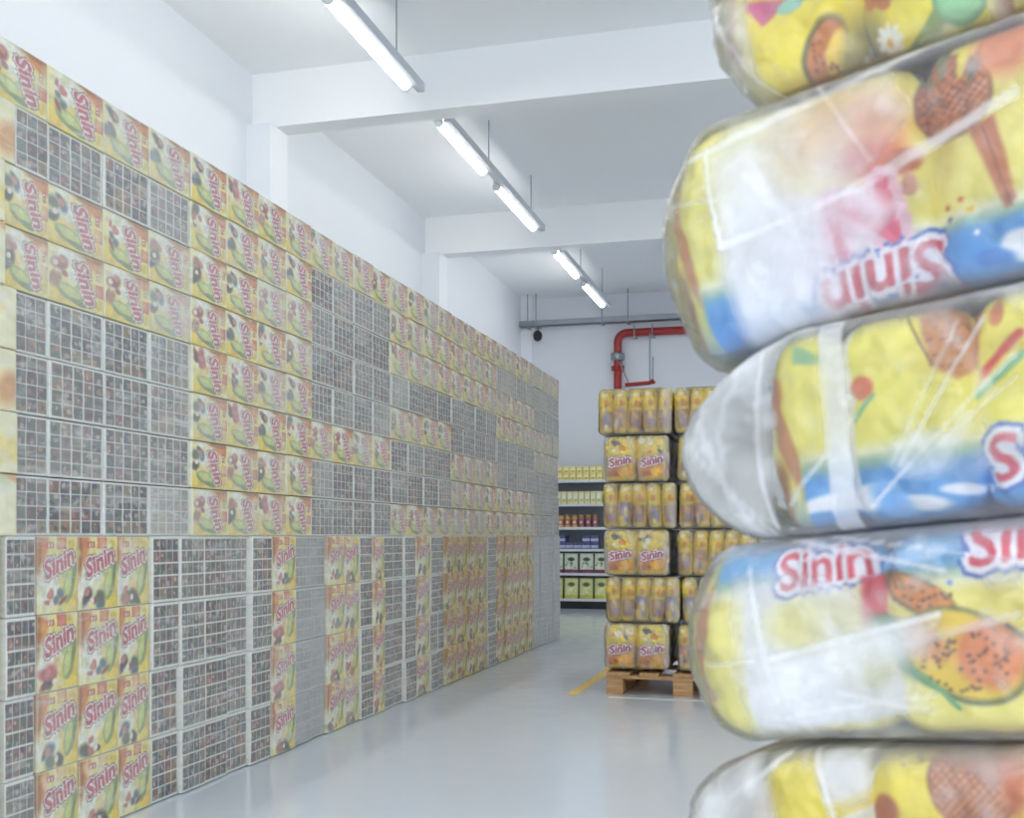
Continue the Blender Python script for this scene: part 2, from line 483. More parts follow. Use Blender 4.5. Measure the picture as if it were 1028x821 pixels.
# painted bay lines on the floor
t = MB()
b = t.bm
def quad(bm, pts, z0=.0, z1=.0015):
    lo = [bm.verts.new((x, y, z0)) for x, y in pts]; hi = [bm.verts.new((x, y, z1)) for x, y in pts]
    bm.faces.new(hi); bm.faces.new(lo[::-1])
    for i in range(len(pts)):
        j = (i+1) % len(pts); bm.faces.new((lo[i], lo[j], hi[j], hi[i]))
quad(b, [(-1.475, 6.76), (-1.405, 6.76), (-1.405, 9.6), (-1.475, 9.6)])
tag(t.build('floor_marking', M['yellow_line']), 'yellow painted line on the floor running back beside the wooden pallet', 'floor marking', kind='structure')
t = MB()
quad(t.bm, [(-1.2, 6.70), (-.2, 6.70), (-.2, 6.745), (-1.2, 6.745)])
tag(t.build('floor_marking', plain('worn_yellow_floor_paint', (226, 228, 216), .3, var=.03, scale=10)), 'faint worn line on the floor across the front of the wooden pallet', 'floor marking', kind='structure')

# ------------------------------------------------------------------ lamps
M['tube'] = emission('lamp_tube_glow', (255, 254, 252), 19.5)
def tube_light(x, y0, y1, label, first=[None]):
    zc = 4.0
    o = empty('tube_light', (x, y0, zc))
    tag(o, label, 'ceiling light', 'white tube lights under the ceiling rails')
    Ln = y1-y0
    MB().box(-.03, .03, .0, Ln, .026, .047, .004).build('housing', M['white_metal'], o)
    d = MB()
    n = 12
    d.path([(0, .02, 0), (0, Ln-.02, 0)], .034, 16)
    d.build('diffuser', M['tube'], o, True)
    for y in (0, Ln-.02):
        MB().path([(0, y, 0), (0, y+.02, 0)], .036, 16).build('end_cap', M['white_metal'], o, True)
    for y in (.25, Ln-.25):
        MB().box(-.012, .030, y-.02, y+.02, .040, .0485).build('hanging_clip', M['steel'], o)
    return o
def lamp_rail(x, y0, y1, rods, label):
    o = empty('lamp_rail', (x, y0, 4.05))
    tag(o, label, 'lamp rail', 'grey rails that carry the tube lights')
    MB().box(.042, .094, 0, y1-y0, -.06, .0, .004).box(-.02, .06, 0, y1-y0, .0, .008).build('channel', M['rail'], o)
    for r in rods:
        MB().tube((.064, r-y0, .0), (.064, r-y0, ZC-4.05), .0045, 8).build('hanger_rod', M['steel'], o)
    return o
bays = [(-.1, [(.2, 1.45), (1.75, 3.0)], 'bay'), (3.75, [(4.05, 5.3), (5.62, 6.87)], 'bay'), (7.49, [(7.52, 8.66), (9.05, 10.36)], 'bay'), (11.25, [(11.2, 12.4), (12.8, 14.05)], 'bay')]
where = ['unseen nearest ceiling bay', 'before the first beam', 'between the two beams', 'beyond the second beam']
for X, side in ((-2.59, 'above the wall of packs'), (1.9, 'above the aisle, added out of view')):  # aisle row and nearest bay: unseen tubes added to light the near stack
    for bi, (ys, tubes, _) in enumerate(bays):
        for k, (a, c) in enumerate(tubes):
            a2 = max(a, ys+.02)
            tube_light(X, a2, c, '%s tube light %s, %s' % (('nearer', 'farther')[k], side.replace('above', 'over'), where[bi]))
        ye = tubes[1][1]+.1
        rods = [tubes[0][1]-.06, tubes[1][1]-.35]
        lamp_rail(X, ys+.02, ye, rods, 'grey lamp rail %s, %s' % (side.replace('above', 'over'), where[bi]))

# ------------------------------------------------------------------ the wall of packs
PW, PH, PD = .2, .25, .42
MP = printed('bagged_pack_print', True, .42, .2, (1.0, 10, 4), .35, .012)

def yellow_print(me, S, Z, V, seed):
    r = random.Random(seed)
    x = S/(PW) + .5; y = Z/(PH) + .5
    p = Print(x, y, (240, 226, 136))
    p.ell(.30, .36, .42, .26, 20, (240, 238, 218), .7)                 # pale sweep under the name
    p.ell(.95, .18, .40, .30, 0, (238, 208, 70), .7)                   # golden corner
    p.ell(.10, .92, .16, .30, -10, (214, 130, 62), .5)                 # orange edge
    p.ell(.02, .78, .07, .34, 0, (170, 96, 44), .6)
    p.rect(.46, .70, .83, 1.02, (224, 112, 84)); p.ell(.57, .90, .10, .05, 20, (232, 140, 120), .6)
    p.rect(.20, .40, .845, .925, (196, 92, 92), 1, 0, .3); p.rect(.26, .29, .86, .91, (244, 220, 190)); p.rect(.33, .36, .86, .91, (244, 220, 190))
    p.ell(.84, .89, .10, .06, 0, (226, 200, 70), .5)
    for i in range(12):
        p.ell(r.random(), r.random(), .05+.14*r.random(), .04+.10*r.random(), r.uniform(-70, 70), r.choice([(244, 240, 222), (236, 206, 84), (246, 230, 150), (232, 180, 96), (214, 214, 150), (248, 244, 232)]), .9, .55)
    # leaf sprig under the name, towards the right
    p.ell(.77, .36, .13, .25, -20, (146, 160, 92), .15); p.ell(.74, .37, .085, .21, -20, (206, 212, 130), .3)
    p.ell(.90, .50, .05, .16, -14, (120, 140, 84), .3); p.ell(.62, .52, .05, .10, 30, (186, 196, 130), .4)
    # name banner, slanting
    p2 = Print(S, Z, (0, 0, 0)); p2.c = p.c
    p2.text('Sinin', .006, .040, .058, 21, .26, (192, 92, 102), (244, 230, 226), (134, 106, 116), bold=.06, w1=.15, w2=.23, widen=.97)
    p.c = p2.c
    # free gift pictures low on the near side, different on every print
    tones = [(74, 60, 50), (96, 100, 82), (190, 104, 96), (104, 92, 116), (60, 66, 60), (176, 120, 92), (88, 110, 128), (150, 64, 60)]
    for i in range(5):
        cx, cy = .14+.5*r.random(), .05+.24*r.random()
        p.ell(cx, cy, .05+.10*r.random(), .03+.08*r.random(), r.uniform(-60, 60), r.choice(tones), .7)
    p.ell(.20+.1*r.random(), .24, .07, .05, 20, (206, 130, 116), .4)
    p.ell(.30+.2*r.random(), .12, .05, .05, 0, (232, 218, 206), .4)
    p.grain(.22, 11)
    front = (np.abs(S) < PW/2*1.15)
    side = np.where((np.sin(Z*60)*.5+.5)[:, None] > .5, np.array([[238, 226, 150]]), np.array([[240, 236, 214]]))
    edge = np.clip((np.abs(S)-PW/2*.93)/(PW*.03), 0, 1)
    e2 = np.clip((np.abs(Z)-PH/2*.95)/(PH*.02), 0, 1)
    c = p.c
    w = np.maximum(edge*.45, e2*.8)[:, None]
    c = c*(1-w)+np.array([[240, 238, 222]])*w
    c = np.where(front[:, None], c, side)
    set_print(me, c)

def grid_print(me, S, Z, V, seed, cols=4, rows=5):
    r = random.Random(seed)
    x = S/PW + .5; y = Z/PH + .5
    p = Print(x, y, (228, 228, 220))
    pool = [(88, 84, 86), (110, 104, 98), (124, 94, 84), (76, 82, 92), (104, 112, 104), (140, 120, 92), (92, 70, 70), (120, 116, 122), (66, 66, 72), (128, 84, 90), (86, 98, 84)]
    mx, my, gp = .04, .035, .009
    cw = (1-2*mx)/cols; ch = (1-2*my)/rows
    for i in range(cols):
        for j in range(rows):
            x0, y0 = mx+i*cw, my+j*ch
            a = r.choice(pool)
            p.rect(x0+gp, x0+cw-gp, y0+gp, y0+ch-gp, a, 1, 0, .04)
            for k in range(3):
                q = r.choice(pool) if r.random() < .6 else r.choice([(176, 160, 150), (196, 176, 160), (150, 130, 150), (170, 120, 100)])
                u0 = x0+cw*(.2+.6*r.random()); v0 = y0+ch*(.2+.6*r.random())
                m = p.mell(u0, v0, cw*(.1+.18*r.random()), ch*(.1+.2*r.random()), r.uniform(-40, 40), .4)
                m *= ((x > x0+gp) & (x < x0+cw-gp) & (y > y0+gp) & (y < y0+ch-gp))
                p.mix(m, q)
    p.grain(.12, 14)
    front = (np.abs(S) < PW/2*1.1)
    side = np.tile(np.array([[232., 230., 216.]]), (len(S), 1))
    rc = (np.sin(Z*95+1) > .7)
    side[rc] = (170, 130, 110)
    set_print(me, np.where(front[:, None], p.c, side))

def gusset_print(me, S, Z, V, seed):
    r = random.Random(seed)
    x = S/PW + .5; y = Z/PH + .5
    p = Print(x, y, (240, 232, 190))
    for i in range(7):
        p.ell(r.random(), r.random(), .1+.25*r.random(), .06+.2*r.random(), r.uniform(-60, 60), r.choice([(240, 214, 96), (244, 242, 232), (232, 190, 96), (214, 150, 80), (246, 244, 236), (200, 206, 140)]), .8)
    p.grain(.15, 8)
    set_print(me, p.c)

def crinkle(seed, amp):
    def f(S, Z):
        return amp*(vnoise(S*26+seed*3.3, Z*22+seed)*1.0+.6*vnoise(S*60+Z*30+seed, Z*50-S*20)-.8)
    return f

def front_only(f):
    return lambda S, Z: (f(S, Z)+.001)*np.clip((PW/2-np.abs(S))/.012, 0, 1)

def pack_mesh(name, kind, seed, nf=62, nz=78, **kw):
    me, S, Z, V = pillow(name, PW-.003, PD, PH-.001, .003, .0025, nf, nz, 3, 2, 3, 0, front_only(crinkle(seed, .0034)))
    if kind == 'yellow': yellow_print(me, S, Z, V, seed)
    elif kind == 'grid': grid_print(me, S, Z, V, seed, **kw)
    else: gusset_print(me, S, Z, V, seed)
    me.materials.append(MP)
    return me

YEL = [pack_mesh('yellow_pack', 'yellow', s) for s in range(1, 8)]
GRD = [pack_mesh('photo_grid_pack', 'grid', 20+s) for s in range(5)]
GRD3 = [pack_mesh('photo_grid_pack', 'grid', 40+s, rows=3) for s in range(2)]
GUS = [pack_mesh('end_on_pack', 'gusset', 60+s, 24, 30) for s in range(4)]
XW = -2.33
R90 = Matrix.Rotation(PI/2, 4, 'Z')
RS = Matrix.Rotation(PI/2, 4, 'Y')
rw = random.Random(3)

def place_pack(kind, me, y0, y1, z0, z1, sideways, label, group, haze, hcol=(214, 215, 206), dx=0.0):
    name = {'y': 'yellow_pack', 'g': 'photo_grid_pack', 'e': 'end_on_pack'}[kind]
    o = link(name, me)
    g = .0012
    sy, sz = (y1-y0-g), (z1-z0-g)
    if sideways: S = Matrix.Diagonal((sz/PW, 1, sy/PH, 1))
    else: S = Matrix.Diagonal((sy/PW, 1, sz/PH, 1))
    rot = R90 @ RS if sideways else R90
    loc = Matrix.Translation((XW-PD/2-.012+dx+rw.uniform(-.006, .004), (y0+y1)/2, (z0+z1)/2))
    o.matrix_world = loc @ rot @ S
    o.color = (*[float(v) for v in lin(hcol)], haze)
    tag(o, label, 'pack', group)
    return o

def mixc(a, b, t): return tuple(a[i]*(1-t)+b[i]*t for i in range(3))
SY = [2.842, 3.828, 4.904, 5.966, 7.075, 8.186, 9.373, 10.417]
ROWS = ['YGYYGGGG', 'YYYYYYYY', 'YGGGGYGG', 'YYYGYGGY', 'YYYGGYYY', 'YGYYGGYY', 'YGGYYGGG']
ZT, ZM = 2.512, 1.0
def film_dim_col(y):
    t = min(1, max(0, (y-5.0)/4.5))  # far packs: grey film plus the dimmer light there, put into the tint
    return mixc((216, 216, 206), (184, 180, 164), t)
for si in range(7):
    y0, y1 = SY[si], SY[si+1]
    dx = rw.uniform(-.012, .008)
    for ri, kd in enumerate(ROWS[si]):
        zt = ZT-(ZT-ZM)*ri/8; zb = ZT-(ZT-ZM)*(ri+1)/8
        if si == 0:
            bd = [2.842 if kd == 'G' else 2.79, 2.995, 3.283, 3.552, 3.826]
            if ri == 0: bd[0] = 2.725
        else:
            bd = [y0+(y1-y0)*k/4 for k in range(5)]
        for k in range(4):
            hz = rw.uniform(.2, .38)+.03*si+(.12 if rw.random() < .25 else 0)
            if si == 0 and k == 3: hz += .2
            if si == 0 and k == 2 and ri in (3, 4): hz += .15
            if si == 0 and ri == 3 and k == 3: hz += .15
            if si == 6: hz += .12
            if si == 5 and ri in (1, 5): hz += .15
            if kd == 'G':
                me = rw.choice(GRD3) if (si == 0 and k == 0) else rw.choice(GRD)
                hz -= .09; nm, nk = 'grey photo-grid pack', 'g'; grp = 'grey photo-grid packs in the pack wall'
            else:
                me = rw.choice(YEL); nm, nk = 'yellow printed pack', 'y'; grp = 'yellow packs in the pack wall'
            place_pack(nk, me, bd[k], bd[k+1], zb, zt, True,
                       '%s on its side, %s row from top, %s pack of %s stack' % (nm, ORD[ri], ORD[k], ORD[si]), grp,
                       min(.85, hz), film_dim_col((bd[k]+bd[k+1])/2), dx)
# end-on packs at the near end, one on top of another
for ri in range(1, 8):
    zt = ZT-(ZT-ZM)*ri/8; zb = ZT-(ZT-ZM)*(ri+1)/8
    for k, (a, c) in enumerate(((2.52, 2.785 if ROWS[0][ri] == 'Y' else 2.838), (2.24, 2.515))):
        place_pack('e', GUS[(ri+k) % 4], a, c, zb, zt, True, 'pale yellow crumpled end-on pack, %s row from top, %s' % (ORD[ri], ('against the first stack', 'one before the first stack')[k]), 'end-on packs at the near end', .25, (236, 234, 220), .006)
for k, (a, c) in enumerate(((2.45, 2.72), (2.18, 2.445))):
    place_pack('y', YEL[k], a, c, ZT-.189, ZT, True, 'yellow printed pack on its side, top row, %s the first stack' % ('just before', 'second before')[k], 'yellow packs in the pack wall', .25)

LOWPX = [(2.30, 2.53, 'y'), (2.53, 2.757, 'y'), (2.795, 2.93, 'g'), (2.94, 3.143, 'y'), (3.143, 3.362, 'y'), (3.362, 3.566, 'y'), (3.569, 3.75, 'g'), (3.75, 3.927, 'g'), (3.927, 4.104, 'g'), (4.104, 4.29, 'g'),
  (4.29, 4.478, 'g'), (4.482, 4.721, 'y'), (4.73, 4.905, 'f'), (4.905, 5.085, 'f'), (5.09, 5.298, 'y'), (5.298, 5.51, 'y'), (5.515, 5.69, 'g'), (5.693, 5.857, 'y'), (5.857, 6.02, 'g'), (6.02, 6.178, 'g'), (6.178, 6.369, 'g'),
  (6.369, 6.63, 'y'), (6.647, 6.80, 'g'), (6.80, 6.927, 'g'), (6.93, 7.18, 'y'), (7.184, 7.456, 'y'), (7.46, 7.70, 'y'), (7.705, 7.93, 'y'), (7.966, 8.20, 'g'), (8.2, 8.45, 'y'), (8.45, 8.70, 'y'), (8.70, 8.955, 'y'), (8.955, 9.2, 'y'), (9.2, 9.41, 'y'),
  (9.42, 9.66, 'f'), (9.66, 9.91, 'f'), (9.91, 10.16, 'f'), (10.16, 10.40, 'f')]
for ci, (a, c, kd) in enumerate(LOWPX):
    dx = rw.uniform(-.014, .008)
    for ri in range(4):
        zb, zt = ZM*ri/4, ZM*(ri+1)/4
        if ri == 0: zb = .004
        ym = (a+c)/2
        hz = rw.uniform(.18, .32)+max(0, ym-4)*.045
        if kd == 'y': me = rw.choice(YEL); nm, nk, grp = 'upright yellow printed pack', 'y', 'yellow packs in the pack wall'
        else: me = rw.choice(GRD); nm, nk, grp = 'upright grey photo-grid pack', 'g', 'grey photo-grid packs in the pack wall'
        col = film_dim_col(ym)
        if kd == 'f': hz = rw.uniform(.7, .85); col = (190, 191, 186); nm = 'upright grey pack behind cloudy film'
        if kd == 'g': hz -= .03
        if kd == 'y' and ym > 6.9: col = (176, 158, 116); hz = min(hz, .42)  # far lower packs browner: cloudy film and lack of light in one tint
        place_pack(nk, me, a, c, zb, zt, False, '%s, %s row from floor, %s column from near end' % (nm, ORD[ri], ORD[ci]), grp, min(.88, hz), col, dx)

# ------------------------------------------------------------------ wooden pallets
def pallet(loc, rz, label, w=.96, d=1.2):
    o = empty('wooden_pallet', loc, rz)
    tag(o, label, 'pallet')
    bx = [(0, .145 if False else .105), (w/2-.06, w/2+.06), (w-.105, w)]
    by = [(0, .12), (d/2-.06, d/2+.06), (d-.12, d)]
    for x0, x1 in bx:
        for y0, y1 in by:
            MB().box(x0, x1, y0+.004, y1-.004, .016, .1, .003).build('block', M['wood'], o)
        MB().box(x0-.0, x1, 0, d, 0, .016, .002).build('bottom_board', M['wood_y'], o)
    for y0, y1 in by:
        MB().box(0, w, y0, y1, .1, .12, .002).build('stringer_board', M['wood'], o)
    n = 5
    for i in range(n):
        wd = .15 if i in (0, n-1) else .12
        x = (w-wd)*i/(n-1)
        MB().box(x, x+wd, -.006, d+.006, .12, .14, .003).build('deck_board', M['wood_y'], o)
    return o
pallet((-1.237, 6.85, 0), 0, 'bare wooden pallet under the far pile of yellow bags')

# ------------------------------------------------------------------ far pile of bagged pouches
MPo = printed('pouch_print', False, .35, .3, (14, 14, 5), .4, .01)
MF = film_mat('bag_film', .03, .16, .6, (252, 252, 252), 5.0, .2)
qW, qD, qH = .198, .088, .281
def pouch_mesh(seed):
    me, S, Z, V = pillow('pouch', qW, qD, qH, (.034), .031, 44, 58, 4, 12, 4, .003, crinkle(seed, .007), nb=22, side_bulge=.004)
    r = random.Random(seed)
    # fold the run S so that front and back carry the face print, both flanks the narrow label
    girth = np.abs(S).max()
    fr = np.abs(S) < qW/2-.012
    bk = np.abs(S) > girth-(qW/2-.012)
    xx = np.where(bk, -(np.sign(S)*(girth-np.abs(S))), S)
    p = Print(xx, Z, (222, 196, 66))
    p.ell(0, .085, .11, .05, 0, (236, 212, 92), .6)
    for i in range(6):
        p.ell(r.uniform(-.08, .08), r.uniform(.03, .12), .014+.02*r.random(), .008+.012*r.random(), r.uniform(-50, 50), r.choice([(244, 240, 220), (246, 226, 120), (120, 110, 80), (226, 150, 50), (238, 236, 200)]), .4)
    p.ell(0, -.09, .095, .05, 0, (206, 130, 40), .5); p.ell(.03, -.08, .04, .035, 20, (230, 176, 60), .5); p.ell(-.04, -.1, .03, .025, -10, (176, 100, 40), .5)
    p.rect(-.1, .1, -.042, .012, (206, 170, 160), .9, 8, .3)
    p.text('Sinin', 0, -.014, .05, 10, .15, (176, 60, 84), (240, 232, 230), (150, 110, 120), bold=.05, w1=.18, w2=.28)
    p.ell(.0, -.128, .1, .018, 0, (222, 186, 50), .6)
    p.grain(.16, 40)
    face = p.c
    q = Print(np.where(S > 0, S-qW/2-qD/2+.02, S+qW/2+qD/2-.02), Z, (224, 198, 64))
    q.rect(-.034, .034, -.10-.02*r.random(), .0+.04*r.random(), [(176, 136, 120), (150, 142, 150), (186, 148, 140), (160, 120, 110), (140, 134, 158)][seed % 5], 1, r.uniform(-6, 6), .3)
    q.ell(r.uniform(-.01, .01), -.03, .02, .03, 10, [(206, 156, 150), (196, 160, 120), (170, 150, 170)][seed % 3], .8); q.rect(-.028, .028, -.09, -.055, (140, 126, 140), .7, 0, .4)
    for i in range(8): q.ell(r.uniform(-.03, .03), r.uniform(-.13, .13), .006+.012*r.random(), .01+.03*r.random(), r.uniform(-20, 20), r.choice([(240, 214, 90), (196, 150, 50), (250, 240, 190), (170, 120, 40), (216, 176, 52)]), .8, .7)
    q.ell(0, .07, .03, .035, 0, (238, 206, 74), .5); q.ell(.006, .05, .015, .02, 0, (206, 140, 50), .5)
    q.ell(-.01, .105, .02, .014, 10, (246, 238, 200), .5)
    q.grain(.16, 40)
    set_print(me, np.where((fr | bk)[:, None], face, q.c))
    me.materials.append(MPo)
    return me
PO = [pouch_mesh(70+i) for i in range(5)]
bagW, bagD = 2*qW+.012, 5*qD+.024
def bag_film_mesh(seed):
    me, S, Z, V = pillow('film', bagW+.006, bagD+.004, .292, .035, .032, 40, 20, 6, 30, 6, .002, crinkle(seed, .006), nb=20)
    n = vnoise(S*13+seed, Z*11+S*4)
    st = np.clip((vnoise(S*40+Z*14+seed*5, Z*9)-.72)/.2, 0, 1)*.5
    edge = np.clip((np.abs(Z)-.115)/.05, 0, 1)
    corner = np.exp(-((np.abs(S)-bagW/2)/.03)**2)
    set_milk(me, np.clip(.03+.10*np.clip((n-.5)*3, 0, 1)+st*.5+edge*.3+corner*.3, 0, .85))
    me.materials.append(MF)
    return me
FM = [bag_film_mesh(80+i) for i in range(4)]
def pouch_bag(x, y, z, side_on, label, seed, lean=0.0):
    """bag of ten pouches, two wide and five deep; side_on turns the narrow flanks to the front"""
    r = random.Random(seed)
    o = empty('pouch_bag', (x, y, z), 0)
    o.rotation_euler = (r.uniform(-.002, .002), lean*.3+r.uniform(-.003, .003), (PI/2 if side_on else 0)+r.uniform(-.006, .006))
    tag(o, label, 'bag of pouches', 'clear bags of yellow pouches on the wooden pallet')
    for i in range(2):
        for j in range(5):
            c = link('pouch', PO[r.randrange(5)], None, o)
            c.location = ((i-.5)*(qW+.004), (j-2)*(qD+.0055), 0)
            c.rotation_euler = (0, r.uniform(-.05, .05) if not side_on else 0, 0 if j < 3 else PI)
            if side_on: c.rotation_euler = (r.uniform(-.09, .09), 0, PI*(r.random() < .5))
    link('film', FM[r.randrange(4)], None, o)
    return o
zb = .145
pitch = .297
lay = ['bottom', 'second', 'third', 'fourth', 'fifth', 'top']
for k in range(6):
    z = zb+.157+k*pitch
    if k % 2 == 0:
        for row in range(2):
            yy = 6.87+.215+row*.56
            pouch_bag(-1.268+.215, yy+(.02 if not row else 0), z, False, 'clear bag of yellow pouches facing out, %s layer, %s left of pallet pile' % (lay[k], 'front' if not row else 'rear'), 100+k*7+row)
            pouch_bag(-1.268+.43+.03+.25, yy, z, True, 'clear bag of yellow pouches side-on, %s layer, %s right of pallet pile' % (lay[k], 'front' if not row else 'rear'), 200+k*7+row)
    else:
        off = -.035 if k == 5 else (-.005 if k == 3 else .015)
        for row in range(2):
            yy = 6.87+.215+row*.56
            pouch_bag(-1.268+.24+off, yy, z, True, 'clear bag of yellow pouches side-on, %s layer, %s left of pallet pile' % (lay[k], 'front' if not row else 'rear'), 300+k*7+row, .05 if k == 5 else 0)
            pouch_bag(-1.268+.24+.483+off, yy, z, True, 'clear bag of yellow pouches side-on, %s layer, %s right of pallet pile' % (lay[k], 'front' if not row else 'rear'), 400+k*7+row)

